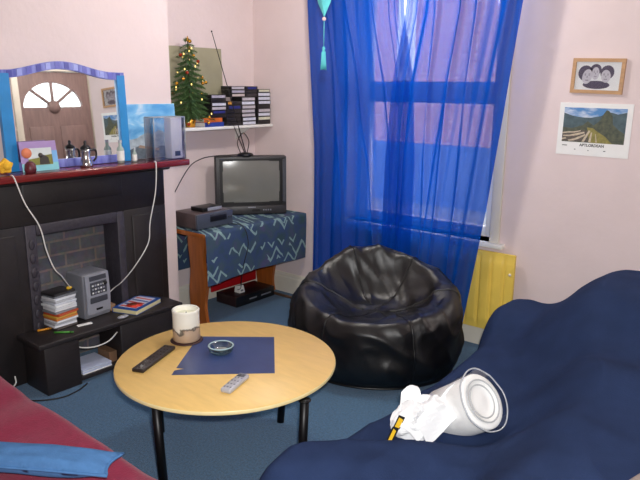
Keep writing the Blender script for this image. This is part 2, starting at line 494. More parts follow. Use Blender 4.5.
# arched-light door, seen only in the mirror
dy, dz, drx, drz = 4.44, 1.74, .395, .30
outer = [(XR+.05, DY0+.03, .01), (XR+.05, DY1-.03, .01), (XR+.05, DY1-.03, DZ-.03), (XR+.05, DY0+.03, DZ-.03)]
def arch(x): return [(x, dy+drx*cos(pi*k/20), dz+drz*sin(pi*k/20)) for k in range(21)]
D = MB().prism(outer, (.045, 0, 0), M_doorwood, holes=[arch(XR+.05)]).build('door_1'); D['kind'] = 'structure'
b = MB()
for a in (45, 90, 135):
    b.tube([(XR+.07, dy+.04*cos(radians(a)), dz+.04*sin(radians(a))), (XR+.07, dy+drx*cos(radians(a)), dz+drz*sin(radians(a)))], .022, M_doorwood, 8)
b.lathe((XR+.035, dy, dz), [(.0, 0), (.08, 0), (.08, .055), (0, .055)], M_doorwood, 16, axis=(1, 0, 0))
b.build('glazing_bar', D)
MB().prism(arch(XR+.078), (.004, 0, 0), M_glass).build('fanlight_pane', D)
b = MB()
for y0, y1 in ((DY0+.13, dy-.05), (dy+.05, DY1-.13)):
    b.box((XR+.04, y0, .95), (XR+.055, y1, 1.5), M_doorwood, .006)
    b.box((XR+.04, y0, .2), (XR+.055, y1, .8), M_doorwood, .006)
b.build('door_panel', D)
MB().tube([(XR+.055, DY0+.1, 1.0), (XR+.0, DY0+.1, 1.0), (XR+.0, DY0+.2, 1.0)], .011, M_chrome).build('door_handle', D)
b = MB()
b.box((XR-.015, DY0-.06, 0), (XR+.14, DY0+.025, DZ+.06), M_trim, .005)
b.box((XR-.015, DY1-.025, 0), (XR+.14, DY1+.015, DZ+.06), M_trim, .005)
b.box((XR-.015, DY0+.025, DZ-.025), (XR+.14, DY1-.025, DZ+.06), M_trim, .005)
b.build('door_frame', D)

# outside: street and a brick house facing the window
struct(MB().box((-14, YW+.26, -.7), (9, 16, -.55), M_ground), 'trim_1')
H = thing('brick_house', (-6.3, 11, -.55), 'red brick house across the street seen through the blue curtain', 'house')
b = MB()
wins = [(-7.14, -6.72, 1.8, 3.4), (-9.7, -8.9, 1.7, 3.3)]
out = [(-11, 11, -.55), (-1.5, 11, -.55), (-1.5, 11, 4.6), (-11, 11, 4.6)]
b.prism(out, (0, .3, 0), M_extbrick, holes=[[(x0, 11, z0), (x1, 11, z0), (x1, 11, z1), (x0, 11, z1)] for x0, x1, z0, z1 in wins])
b.build('wall', H)
MB().box((-11, 10.96, -.55), (-1.5, 10.999, .62), mat('grey_render', (92, 112, 152), .85, 0, .05, 6)).build('rendered_base', H)
for x0, x1, z0, z1 in wins:
    f = MB()
    f.box((x0, 11.02, z0), (x1, 11.1, z0+.12), M_white); f.box((x0, 11.02, z1-.12), (x1, 11.1, z1), M_white)
    f.box((x0, 11.02, z0+.12), (x0+.07, 11.1, z1-.12), M_white); f.box((x1-.07, 11.02, z0+.12), (x1, 11.1, z1-.12), M_white)
    f.box((x0+.07, 11.03, (z0+z1)/2-.05), (x1-.07, 11.09, (z0+z1)/2+.05), M_white)
    w = f.build('window', H)
    MB().box((x0+.07, 11.05, z0+.12), (x1-.07, 11.06, z1-.12), mat('net_curtain', (222, 224, 226), .8, 0, .05, 20)).build('pane', w)

# ------------------------------------------------------------------ fireplace
F = thing('fireplace', (XB+.06, 1.97, 0), 'black painted fireplace with bricked-up opening and red mantel shelf', 'fireplace')
FX = -3.44
b = MB()
b.box((XB, 1.30, 0), (FX, 1.655, .90), M_blackpaint, .004)
b.box((XB, 2.285, 0), (FX, 2.60, .90), M_blackpaint, .004)
b.box((XB, 1.30, .90), (FX, 2.60, 1.165), M_blackpaint, .004)
b.box((FX, 1.66, 1.00), (FX+.010, 2.28, 1.13), M_blackpaint, .006)      # frieze panel
b.box((FX, 1.34, .05), (FX+.010, 1.60, .86), M_blackpaint, .006)
b.box((FX, 2.34, .05), (FX+.010, 2.55, .86), M_blackpaint, .006)
b.box((XB, 1.26, 1.13), (FX+.05, 2.62, 1.165), M_blackpaint, .012)
b.build('surround', F)
b = MB()
b.box((XB, 1.20, 1.165), (-3.25, 2.665, 1.203), M_mantel, .008, 3)
b.build('mantel_shelf', F)
b = MB()
b.box((XB-.118, 1.656, 0), (XB-.10, 2.284, .899), M_brick)
b.build('brick_infill', F)
b = MB()
b.box((XB-.0995, 1.656, 0), (FX+.004, 1.72, .90), M_iron, .006)
b.box((XB-.0995, 2.235, 0), (FX+.004, 2.284, .899), M_iron, .006)
b.box((XB-.0995, 1.72, .835), (FX+.004, 2.235, .899), M_iron, .006)
for k in range(9):
    b.ell((FX+.004, 1.688, .15+k*.08), (.006, .018, .03), M_iron, 8, 6)
b.build('iron_frame', F)

# ------------------------------------------------------------------ low black unit in front of the hearth
U = thing('low_shelf_unit', (-3.31, 2.0, 0), 'low black wooden shelf unit standing along the hearth', 'shelf unit')
UX0, UX1, UT = -3.432, -3.186, .303
MB().box((UX0, 1.55, UT-.03), (UX1, 2.51, UT), M_blackwood, .005).build('top', U)
MB().box((UX0+.005, 1.58, .0), (UX1-.006, 1.785, UT-.03), M_blackwood, .006).build('pedestal', U)
MB().box((UX0+.005, 2.05, .0), (UX1-.006, 2.495, UT-.03), M_blackwood, .006).build('pedestal', U)
MB().box((UX0+.005, 1.785, .02), (UX1-.006, 2.05, .045), M_blackwood, .003).build('shelf', U)

# things in its open bay
b = MB()
for k in range(6):
    a = random.uniform(-.1, .1)
    b.box((-3.40+random.uniform(-.01, .01), 1.80, .0452+k*.005), (-3.205+random.uniform(-.008, .004), 1.985, .0495+k*.005), M_paperblue if k % 3 else M_paper, rot=RZ(a*.3))
single(b, 'magazine_stack', 'pile of pale papers and magazines inside the low black unit', 'magazines')
single(MB().box((-3.36, 1.995, .0452), (-3.24, 2.045, .11), mat('brown_card', (120, 90, 66), .8)), 'small_box', 'small brown box beside the papers in the low black unit', 'box')
b = MB()
b.tube(curve_pts([(-3.40, 1.80, .20), (-3.25, 1.80, .205), (-3.2, 1.87, .195), (-3.2, 1.97, .20), (-3.22, 2.045, .23)]), .004, M_whitecable)
single(b, 'white_lead', 'white lead sagging across the open bay of the low black unit', 'cable')

# ------------------------------------------------------------------ compact discs
cdc = [(70, 62, 60), (205, 208, 214), (150, 152, 158), (215, 216, 220), (188, 110, 44), (196, 150, 60), (178, 70, 36),
       (120, 122, 126), (222, 222, 224), (206, 208, 212), (224, 226, 228), (196, 200, 208), (170, 172, 178), (210, 212, 216), (96, 98, 104), (34, 32, 34)]
names = ['dark', 'pale silver', 'grey', 'white', 'orange', 'amber', 'rust red', 'mid grey', 'white', 'silver', 'bright white', 'bluish grey', 'light grey', 'whitish', 'smoky', 'black']
NC = len(cdc); hz = .0128
for k in range(NC):
    m = mat('cd_spine_%d' % k, cdc[k], .3, 0, .06, 30)
    a = .12+random.uniform(-.09, .09); cx, cy = -3.395+random.uniform(-.005, .005), 1.795+random.uniform(-.006, .006)
    z = UT+.0003+k*(hz+.0003)
    T = thing('cd_case', (cx, cy, z), ('topmost case of the CD stack, black cover, under the yellow plug' if k == NC-1 else
              'CD case with %s edge, %s in the stack by the mini stereo' % (names[k], ['lowest', 'second from bottom', 'third from bottom', 'fourth from bottom', 'fifth from bottom', 'sixth from bottom', 'seventh from bottom', 'eighth from bottom', 'eighth from top', 'seventh from top', 'sixth from top', 'fifth from top', 'fourth from top', 'third from top', 'second from top'][k])),
              'CD', 'CDs stacked on the low unit', a)
    WMt = WM[T.name]
    def wb(a_, b_, mm, bev=0):
        q = MB().box(a_, b_, mm, bev)
        bmesh.ops.transform(q.bm, matrix=WMt, verts=q.bm.verts); return q
    wb((-.06, -.071, 0), (.0615, .071, hz), m, .0012).build('case', T)
    wb((.0618, -.066, .002), (.0622, .066, hz-.002), mat('cd_label_%d' % k, [min(255, v+25) for v in cdc[k]], .4), 0).build('spine_label', T)

# ------------------------------------------------------------------ mini stereo
S = thing('mini_stereo', (-3.437, 2.008, UT), 'silver grey upright mini stereo on the low black unit', 'stereo', rz=radians(5))
SM = WM[S.name]
def loc(q, Mx):
    bmesh.ops.transform(q.bm, matrix=Mx, verts=q.bm.verts); return q
loc(MB().box((-.085, -.09, .0005), (.075, .09, .272), M_greyplastic, .01, 3), SM).build('body', S)
q = MB().prism([(.075, -.082, .004), (.090, -.082, .03), (.096, -.082, .14), (.086, -.082, .268), (.075, -.082, .268)], (0, .164, 0), M_silverplastic)
loc(q, SM).build('front_panel', S)
loc(MB().prism([(.0925, -.055, .232), (.0925, .06, .232), (.0895, .06, .258), (.0895, -.055, .258)], (.003, 0, 0), M_darkgrey), SM).build('cassette_slot', S)
loc(MB().box((.0935, -.055, .145), (.0965, .06, .222), M_darkgrey, .002), SM).build('display', S)
for r_ in range(3):
    for c_ in range(5):
        loc(MB().box((.0965, -.045+c_*.019, .153+r_*.022), (.099, -.033+c_*.019, .163+r_*.022), M_silverplastic if (r_+c_) % 2 else M_paper, .001), SM).build('button', S)
loc(MB().lathe((.096, .046, .205), [(0, .012), (.010, .012), (.012, 0)], M_blackplastic, 16, axis=(1, 0, 0)), SM).build('volume_knob', S)
loc(MB().box((.092, -.06, .095), (.0965, .062, .132), M_darkgrey, .003), SM).build('tape_door', S)
loc(MB().box((.0915, -.02, .048), (.0945, .024, .06), M_blackplastic, .001), SM).build('badge', S)

# ------------------------------------------------------------------ paperback and small things on the unit
bk = thing('paperback_book', (-3.323, 2.265, UT), 'thick paperback with blue, red and white cover beside the stereo', 'book', rz=radians(20))
BM = WM[bk.name]
loc(MB().box((-.085, -.129, .003), (.084, .129, .028), mat('cream_page_edges', (226, 214, 164), .8, 0, .06, 40, stretch=(1, 1, 30)), .001), BM).build('pages', bk)
b = MB(); cb = mat('cover_blue', (36, 82, 158), .35); cr = mat('cover_red', (206, 62, 50), .35); cw = mat('cover_white', (214, 214, 224), .35)
b.box((-.087, -.131, .0005), (.086, .131, .003), cb); b.box((-.087, -.131, .028), (.086, .131, .031), cb)
b.box((-.088, -.131, .0005), (-.0855, .131, .031), cb)
loc(b, BM).build('cover', bk)
b = MB()
b.box((-.07, -.10, .031), (.06, .112, .0314), cw)
for k in range(5): b.prism([(-.066, -.085+k*.04, .0314), (.055, -.095+k*.04, .0314), (.055, -.078+k*.04, .0314), (-.066, -.066+k*.04, .0314)], (0, 0, .0003), cr if k % 2 == 0 else cb)
b.lathe((.012, -.045, .0318), [(.05, 0), (.05, .0008), (0, .0008)], cr, 20)
b.lathe((.0, -.04, .0327), [(.02, 0), (.02, .0006), (0, .0006)], mat('cover_brown', (122, 66, 40), .4), 16)
loc(b, BM).build('cover_picture', bk)
single(MB().box((-3.44, 2.115, UT+.0003), (-3.385, 2.15, UT+.04), mat('tan_card', (150, 116, 84), .8), .002), 'tan_wallet', 'small tan box tucked between stereo and paperback', 'box')
single(MB().lathe((-3.235, 2.10, UT+.0003), [(0, 0), (.018, 0), (.022, .004), (.018, .009), (0, .010)], M_silverplastic, 20, sy=1.7), 'computer_mouse', 'small flat silver oval gadget in front of the paperback', 'gadget')
def pen(p, q, r, col, name, label):
    T = thing(name, p, label, 'pen')
    p = Vector(p); q = Vector(q); d = q-p
    m = mat('pen_'+name, col, .35)
    MB().tube([p, p+d*.82], r, m, 10).build('barrel', T)
    MB().tube([p+d*.8, q], [r*1.12, r*.9], mat('pen_cap_'+name, [v*.75 for v in col], .35), 10).build('cap', T)
pen((-3.393, 1.652, UT+.0065), (-3.372, 1.725, UT+.0065), .006, (226, 150, 40), 'orange_pen', 'orange pen lying at the near end of the low black unit')
pen((-3.30, 1.70, UT+.006), (-3.225, 1.775, UT+.006), .0055, (70, 150, 50), 'green_pen', 'green pen lying in front of the CD stack')
single(MB().box((-3.305, 1.84, UT+.0003), (-3.28, 1.925, UT+.007), M_paper, .002, rot=RZ(-.15)), 'white_clip', 'white plastic strip lying in front of the mini stereo', 'strip')

# ------------------------------------------------------------------ mirror on the mantel
MZ = 1.2035
tilt, myaw = radians(2.3), radians(.6)
MT = thing('mantel_mirror', (-3.43, 1.96, MZ), 'wavy-topped mirror with bright blue sides and violet mosaic rails on mantel', 'mirror')
MO = Matrix.Translation((-3.43, 1.96, MZ)) @ Matrix.Rotation(myaw, 4, 'Z') @ Matrix.Rotation(-tilt, 4, 'Y')
hw = .378
def top_z(y):   # wavy upper edge, y in mirror coordinates
    t = max(-1, min(1, (y+.02)/.33))
    return .522+.052*(.5+.5*cos(pi*t))
def mp(x, y, z): return MO @ Vector((x, y, z))
ny = 28
tops = [(-hw+2*hw*k/ny) for k in range(ny+1)]
b = MB(); b.prism([(0, y, top_z(y)) for y in tops]+[(0, y, top_z(y)-.042) for y in tops[::-1]], (.022, 0, 0), M_mosaic); loc(b, MO).build('top_rail', MT)
for k in range(0, ny-1, 2):
    b = MB()
    y0, y1 = tops[k], tops[k+1]
    b.prism([(.022, y0, top_z(y0)-.004), (.022, y1, top_z(y1)-.004), (.022, y1, top_z(y1)-.038), (.022, y0, top_z(y0)-.038)], (.002, 0, 0),
            mat('tile_%d' % (k % 3), [(96, 100, 186), (150, 160, 222), (70, 74, 160)][k % 3], .3))
    loc(b, MO).build('mosaic_tile', MT)
for sgn in (-1, 1):
    a_, c_ = sorted((sgn*hw, sgn*(hw-.052 if sgn > 0 else hw-.062)))
    b = MB().prism([(.0, a_, .0005), (.0, c_, .0005), (.0, c_, .505), (.0, a_, .505)] if True else None, (.026, 0, 0), M_mirrorblue); loc(b, MO).build('side_frame', MT)
b = MB().box((0, -hw+.062, .0005), (.024, hw-.052, .046), M_mosaic, .002); loc(b, MO).build('bottom_rail', MT)
b = MB().prism([(.004, y, max(.044, 0)) for y in (-hw+.05, hw-.04)]+[(.004, y, top_z(y)-.035) for y in tops[::-1] if -hw+.05 <= y <= hw-.04], (.006, 0, 0), M_mirror)
loc(b, MO).build('mirror_glass', MT)
b = MB().prism([(-.004, -hw+.01, .004), (-.004, hw-.01, .004)]+[(-.004, y, top_z(y)-.01) for y in tops[::-1] if abs(y) <= hw-.01], (.006, 0, 0), M_blackwood)
loc(b, MO).build('back_board', MT)
b = MB().tube([(-.006, 0, .4), (-.05, 0, .0025)], .006, M_blackwood, 8); loc(b, MO).build('prop', MT)

# ------------------------------------------------------------------ little frame with landscape
PF = thing('picture_frame', (-3.355, 1.737, MZ), 'small landscape picture with lilac top and orange sun before the mirror', 'picture')
PM = Matrix.Translation((-3.350, 1.737, MZ)) @ Matrix.Rotation(radians(-4), 4, 'Z') @ Matrix.Rotation(radians(-9), 4, 'Y')
pw, ph = .098, .158
lil = mat('lilac_card', (166, 140, 190), .6); tl_ = mat('aqua_card', (130, 196, 206), .6)
b = MB()
b.box((-.006, -pw, .0006), (0, pw, ph), lil); loc(b, PM).build('mount_board', PF)
b = MB()
b.box((0, -pw, .0006), (.002, pw, .042), tl_); b.box((0, pw-.028, .042), (.002, pw, .105), mat('sky_card', (120, 176, 226), .6))
loc(b, PM).build('lower_border', PF)
b = MB()
b.box((.0005, -.06, .032), (.0028, .068, .122), mat('pale_sky', (206, 214, 214), .6))
b.prism([(.0028, -.06, .032), (.0028, .068, .032), (.0028, .068, .086), (.0028, .03, .082), (.0028, -.01, .07), (.0028, -.06, .064)], (.0006, 0, 0), mat('meadow', (126, 126, 56), .7, 0, .2, 60))
b.prism([(.0034, -.004, .034), (.0034, .05, .034), (.0034, .046, .07), (.0034, .022, .085), (.0034, .0, .072)], (.0005, 0, 0), mat('dark_shape', (60, 54, 50), .7))
b.lathe((.0034, .006, .083), [(0, .0006), (.013, .0006), (.013, 0)], mat('dark_shape', (60, 54, 50)), 14, axis=(1, 0, 0))
b.lathe((.0028, -.066, .098), [(0, .0012), (.027, .0012), (.027, 0)], mat('orange_sun', (224, 130, 92), .6), 20, axis=(1, 0, 0))
loc(b, PM).build('picture', PF)
single(MB().lathe((-3.292, 1.648, MZ), [(0, 0), (.024, 0), (.03, .02), (.026, .048), (.012, .062), (0, .062)], mat('dark_plum', (92, 34, 44), .4, 0, .3, 20), 20), 'small_pot', 'small dark red pot in front of the landscape picture', 'pot')
# soft yellow figure at the mantel's near end
YT = thing('yellow_soft_toy', (-3.30, 1.525, MZ), 'bright yellow soft star at the near end of the mantel', 'soft toy')
my = mat('yellow_plush', (236, 182, 50), .9, 0, .15, 50, .4, 120)
pts = []
for k in range(10):
    r_ = .052 if k % 2 == 0 else .03
    pts.append((-3.29, 1.525+r_*sin(2*pi*k/10), MZ+.046+r_*cos(2*pi*k/10)))
o = MB().prism(pts, (-.028, 0, 0), my).build('star_body', YT); smooth_mod(o, 2)
MB().ell((-3.282, 1.525, MZ+.05), (.012, .022, .022), my).build('face', YT)

# ------------------------------------------------------------------ chrome mill, bottles
def coffee_pot(cx, cy, label):
    T = thing('cruet', (cx, cy, MZ), label, 'cruet')
    MB().lathe((cx, cy, MZ), [(0, .001), (.036, .001), (.038, .008), (.032, .03), (.024, .06), (.027, .085), (.027, .1), (0, .1)], M_chrome, 20).build('body', T)
    MB().lathe((cx, cy, MZ), [(.028, .1), (.028, .108), (.016, .12), (.007, .124), (.009, .135), (.006, .145), (0, .147)], M_blackplastic, 20).build('lid', T)
    MB().tube(curve_pts([(cx+.01, cy+.024, MZ+.095), (cx+.01, cy+.055, MZ+.09), (cx+.01, cy+.058, MZ+.05), (cx+.01, cy+.04, MZ+.03)]), .006, M_blackplastic).build('handle', T)
coffee_pot(-3.345, 2.0, 'chrome cruet with black lid and handle before the mirror')
def bottle(cx, cy, r, h, lab, name='glass_bottle'):
    T = thing(name, (cx, cy, MZ), lab, 'bottle')
    MB().lathe((cx, cy, MZ), [(0, .001), (r, .001), (r, h*.62), (r*.45, h*.75), (r*.45, h*.9), (0, h*.9)], mat('pale_green_glass', (170, 186, 178), .12, 0, .08, 20, coat=.5), 18).build('body', T)
    MB().lathe((cx, cy, MZ), [(r*1.02, h*.12), (r*1.02, h*.55)], mat('white_label', (232, 232, 226), .5, 0, .1, 60, stretch=(1, 1, 8)), 18).build('label', T)
    MB().lathe((cx, cy, MZ), [(r*.52, h*.88), (r*.52, h), (0, h)], M_silverplastic, 14).build('cap', T)
bottle(-3.36, 2.236, .021, .135, 'taller pale glass bottle with white label by mirror right edge')
bottle(-3.345, 2.322, .014, .085, 'short pale bottle just right of the mirror frame')

# ------------------------------------------------------------------ blue picture leaning behind the box
BP = thing('sky_picture', (-3.455, 2.56, MZ), 'unframed blue sky and icy mountain picture leaning behind the clear box', 'picture')
PM = Matrix.Translation((-3.468, 2.56, MZ)) @ Matrix.Rotation(radians(-3.5), 4, 'Y')
b = MB().box((-.008, -.185, .0008), (0, .185, .338), M_paper, .001); loc(b, PM).build('canvas', BP)
m = bpy.data.materials.new('sky_print'); m.use_nodes = True
nt = m.node_tree; N = nt.nodes; Lk = nt.links; bs = N['Principled BSDF']; bs.inputs['Roughness'].default_value = .45
tc = N.new('ShaderNodeTexCoord'); mpn = N.new('ShaderNodeMapping'); mpn.inputs['Scale'].default_value = (1, 2, 5)
Lk.new(tc.outputs['Object'], mpn.inputs[0])
nz = N.new('ShaderNodeTexNoise'); nz.inputs['Scale'].default_value = 3.2; nz.inputs['Detail'].default_value = 6; nz.inputs['Distortion'].default_value = .6
Lk.new(mpn.outputs[0], nz.inputs[0])
rp = N.new('ShaderNodeValToRGB'); e = rp.color_ramp.elements
e[0].position = .35; e[0].color = (*lin((84, 158, 216)), 1); e[1].position = .75; e[1].color = (*lin((226, 236, 244)), 1)
x = e.new(.52); x.color = (*lin((126, 188, 230)), 1)
Lk.new(nz.outputs[0], rp.inputs[0]); Lk.new(rp.outputs[0], bs.inputs['Base Color'])
b = MB().box((.0, -.184, .0015), (.0012, .184, .337), m); loc(b, PM).build('sky_print', BP)
b = MB()
prof = [(-.184, .12), (-.12, .13), (-.06, .16), (-.01, .15), (.05, .175), (.1, .15), (.184, .13)]
b.prism([(.0012, -.184, .002), (.0012, .184, .002)]+[(.0012, y, z) for y, z in prof[::-1]], (.0004, 0, 0), mat('icy_rock', (150, 164, 176), .5, 0, .25, 30, rgb2=(196, 208, 216)))
b.prism([(.0016, -.184, .003), (.0016, .184, .003), (.0016, .184, .035), (.0016, .06, .075), (.0016, -.02, .05), (.0016, -.1, .085), (.0016, -.184, .06)], (.0004, 0, 0), mat('dark_rock', (108, 120, 130), .5, 0, .3, 30))
b.prism([(.0020, -.12, .07), (.0020, .03, .045), (.0020, .04, .058), (.0020, -.11, .086)], (.0004, 0, 0), mat('tan_ridge', (176, 148, 128), .5))
loc(b, PM).build('mountain_print', BP)

# ------------------------------------------------------------------ clear plastic box at the mantel end
CB = thing('clear_plastic_box', (-3.35, 2.555, MZ), 'empty clear plastic display box at the far end of the mantel', 'box')
x0, x1, y0, y1, z0, z1 = -3.375, -3.285, 2.425, 2.66, MZ+.0008, MZ+.262
t = .004
b = MB()
b.box((x1-t, y0, z0), (x1, y1, z1), M_acrylic); b.box((x0, y0, z0), (x0+t, y1, z1), M_acrylic)
b.box((x0+t, y0, z0), (x1-t, y0+t, z1), M_acrylic); b.box((x0+t, y1-t, z0), (x1-t, y1, z1), M_acrylic)
b.box((x0+t, y0+t, z0), (x1-t, y1-t, z0+t), M_acrylic)
b.build('walls', CB)
b = MB()
for (yy, xx) in ((y0, x0), (y0, x1), (y1, x0), (y1, x1)):
    b.tube([(xx, yy, z0), (xx, yy, z1)], .003, mat('clear_edge', (150, 158, 168), .2), 6)
for zz in (z1,):
    b.tube([(x0, y0, zz), (x1, y0, zz), (x1, y1, zz), (x0, y1, zz)], .003, mat('clear_edge', (150, 158, 168), .2), 6, closed=True)
b.build('edges', CB)
MB().box((x0+t+.002, 2.565, z0+t+.001), (x1-t-.012, 2.65, z1-.006), mat('frosted_card', (218, 214, 224), .4, 0, .06, 8), .004).build('frosted_insert', CB)
MB().box((x1-t-.012, 2.59, z0+.02), (x1-t-.008, 2.63, z0+.05), M_darkgrey, .001).build('label_tab', CB)

# ------------------------------------------------------------------ speaker wires hanging from the mantel
b = MB()
b.tube(curve_pts([(-3.262, 1.53, MZ+.004), (-3.238, 1.535, 1.19), (-3.236, 1.575, 1.06), (-3.236, 1.64, .93), (-3.236, 1.665, .80), (-3.236, 1.70, .69), (-3.27, 1.755, .63), (-3.33, 1.82, .555), (-3.36, 1.85, .526)]), .0035, M_whitecable)
T = single(b, 'loose_lead', 'white lead drooping from the yellow star down to the CD stack', 'cable')
b = MB().ell((-3.375, 1.852, .5185), (.012, .018, .009), mat('yellow_plug', (236, 190, 50), .4))
single(b, 'yellow_plug', 'tiny yellow plug lying on top of the CD stack', 'plug')
b = MB()
b.tube(curve_pts([(-3.262, 2.40, MZ+.004), (-3.238, 2.395, 1.19), (-3.237, 2.38, 1.03), (-3.237, 2.33, .85), (-3.24, 2.31, .72), (-3.26, 2.22, .59), (-3.33, 2.17, .49), (-3.40, 2.16, .44), (-3.43, 2.13, .40)]), .0035, M_whitecable)
single(b, 'loose_lead', 'white lead drooping from the clear box down behind the stereo', 'cable')
b = MB()
b.tube(curve_pts([(-3.50, 1.40, .006), (-3.42, 1.47, .012), (-3.40, 1.505, .04), (-3.41, 1.51, .08)]), .004, M_whitecable)
single(b, 'floor_lead', 'short white lead on the carpet at the near end of the low unit', 'cable')
b = MB()
b.tube(curve_pts([(-3.40, 1.47, .006), (-3.28, 1.45, .006), (-3.18, 1.52, .005), (-3.12, 1.62, .005), (-3.13, 1.72, .005), (-3.17, 1.80, .005)]), .004, M_blackcable)
single(b, 'floor_lead', 'thin black lead on the carpet before the low black unit', 'cable')

# ------------------------------------------------------------------ television table, cloth and electronics
TS = thing('television_table', (-3.52, 3.27, 0), 'pine table with wavy plank legs in the alcove under the television', 'table')
TZ = .695
MB().box((-3.80, 2.75, TZ-.03), (-3.245, 3.79, TZ), M_orangewood, .004).build('tabletop', TS)
def plank(y0, y1, xa, xb, z1, ph):
    n = 22; L = []; R = []
    for k in range(n+1):
        z = z1*k/n
        w = .012*sin(z*17+ph)
        L.append((xa+w*.8, y0, z)); R.append((xb+.012*sin(z*19+ph+1), y0, z))
    return MB().prism(L+R[::-1], (0, y1-y0, 0), M_orangewood)
plank(2.765, 2.79, -3.42, -3.262, TZ-.03, .3).build('leg', TS)
plank(2.765, 2.79, -3.77, -3.61, TZ-.03, 1.3).build('leg', TS)
plank(3.765, 3.79, -3.77, -3.58, TZ-.03, 2.0).build('leg', TS)
MB().box((-3.795, 3.27, .06), (-3.781, 3.765, .46), M_redboard, .002).build('back_panel', TS)
# patterned cloth laid over the table
def cloth(u, v):
    # u along the table's length, v from back hem, across the top, to the front hem
    y = 2.755+u*1.025
    ln = [.40, .545, .358]      # back drop, top, front drop
    s = v*sum(ln)
    rip = .007*sin(u*9+1)+.004*sin(u*23)
    if s < ln[0]: return Vector((-3.808-.003*sin(u*8)**2, y, TZ+.003-(ln[0]-s)))
    s -= ln[0]
    if s < ln[1]: return Vector((-3.806+s*(.567/ln[1]), y, TZ+.003))
    s -= ln[1]
    f = s/ln[2]
    return Vector((-3.235+rip*f+.006*sin(min(1, f*4)*pi/2), y+f*.006*sin(u*5), TZ+.003-s*(1-.06*sin(u*3))))
o = MB().grid(cloth, 44, 66, M_zig)
single(o, 'table_cloth', 'blue and green zigzag cloth draped over the television table', 'cloth')

# TV faces the room at 45 degrees
TV = thing('television', (-3.5, 3.45, TZ+.0045), 'charcoal CRT television in the corner of the alcove', 'television', rz=radians(-38))
TM = Matrix.Translation((-3.5, 3.45, TZ+.0045)) @ Matrix.Rotation(radians(-38), 4, 'Z')
# local: +x = towards viewer, +y = image right
hw_, th = .27, .445
b = MB()
b.box((-.09, -hw_, .0005), (0, hw_, th), M_tvgrey, .012, 3)
loc(b, TM).build('bezel', TV)
b = MB()
A = [(-.09, -hw_+.01, .01), (-.09, hw_-.01, .01), (-.09, hw_-.01, th-.012), (-.09, -hw_+.01, th-.012)]
B = [(-.19, -.20, .01), (-.19, .22, .01), (-.19, .22, th-.05), (-.19, -.20, th-.05)]
C_ = [(-.29, -.10, .03), (-.29, .12, .03), (-.29, .12, th-.14), (-.29, -.10, th-.14)]
for P, Q in ((A, B), (B, C_)):
    for k in range(4):
        b.face([P[k], P[(k+1) % 4], Q[(k+1) % 4], Q[k]], M_tvside)
b.face(C_, M_tvside)
loc(b, TM).build('rear_housing', TV)
sy0, sy1, sz0, sz1 = -.215, .215, .098, .412
b = MB()
def scr(u, v):
    y = sy0+(sy1-sy0)*u; z = sz0+(sz1-sz0)*v
    k = .019*(1-((u-.5)*2)**2*.55-((v-.5)*2)**2*.45)
    return Vector((.0015+k, y, z))
b.grid(scr, 20, 16, M_screen)
loc(b, TM).build('screen', TV)
b = MB()
outl = [(.0, -.238, .078), (.0, .236, .078), (.0, .236, .428), (.0, -.238, .428)]
hol = [(.0, sy0+.004, sz0+.004), (.0, sy1-.004, sz0+.004), (.0, sy1-.004, sz1-.004), (.0, sy0+.004, sz1-.004)]
b.prism(outl, (.008, 0, 0), M_blackplastic, holes=[hol])
loc(b, TM).build('screen_surround', TV)
b = MB().prism([(.0, .24, .10), (.0, .265, .09), (.0, .265, .43), (.0, .24, .415)], (.010, 0, 0), M_darkgrey); loc(b, TM).build('speaker_grille', TV)
b = MB().box((-.01, -.24, .006), (.012, .262, .068), M_tvgrey, .004); loc(b, TM).build('control_strip', TV)
b = MB().box((.012, .0, .026), (.0135, .062, .044), M_blackplastic); loc(b, TM).build('control_flap', TV)
for k in range(4):
    b = MB().box((.012, .085+k*.018, .03), (.016, .095+k*.018, .042), M_greyplastic, .001); loc(b, TM).build('button', TV)
b = MB().box((.012, -.03, .054), (.0135, .03, .062), M_greyplastic); loc(b, TM).build('badge', TV)

VC = thing('video_recorder', (-3.485, 2.955, TZ+.004), 'slate grey video recorder on the zigzag cloth left of the television', 'video recorder')
zb = TZ+.0045
b = MB(); b.box((-3.60, 2.79, zb+.006), (-3.372, 3.115, zb+.108), M_vcrtop, .003); b.build('case', VC)
b = MB(); b.box((-3.372, 2.79, zb+.006), (-3.352, 3.115, zb+.107), M_vcr, .004); b.build('front_panel', VC)
MB().box((-3.352, 2.905, zb+.045), (-3.349, 3.055, zb+.083), M_blackplastic, .001).build('tape_slot', VC)
MB().box((-3.352, 2.905, zb+.085), (-3.349, 3.055, zb+.098), M_darkgrey, .001).build('trim_strip', VC)
for k in range(3): MB().lathe((-3.352, 3.075+k*.014, zb+.06), [(0, .005), (.005, .005), (.006, 0)], M_darkgrey, 10, axis=(1, 0, 0)).build('button', VC)
for xx in (-3.58, -3.375):
    for yy in (2.81, 3.09): MB().lathe((xx, yy, zb), [(0, 0), (.01, 0), (.01, .006), (0, .006)], M_blackplastic, 10).build('foot', VC)
DB = thing('decoder_box', (-3.46, 2.98, zb+.1085), 'small black box with silver front lying on the video recorder', 'box')
b = MB().box((-3.53, 2.885, zb+.1085), (-3.405, 3.06, zb+.136), M_blackplastic, .003); b.build('case', DB)
MB().box((-3.405, 2.93, zb+.111), (-3.402, 3.058, zb+.134), M_silverplastic, .001).build('silver_front', DB)

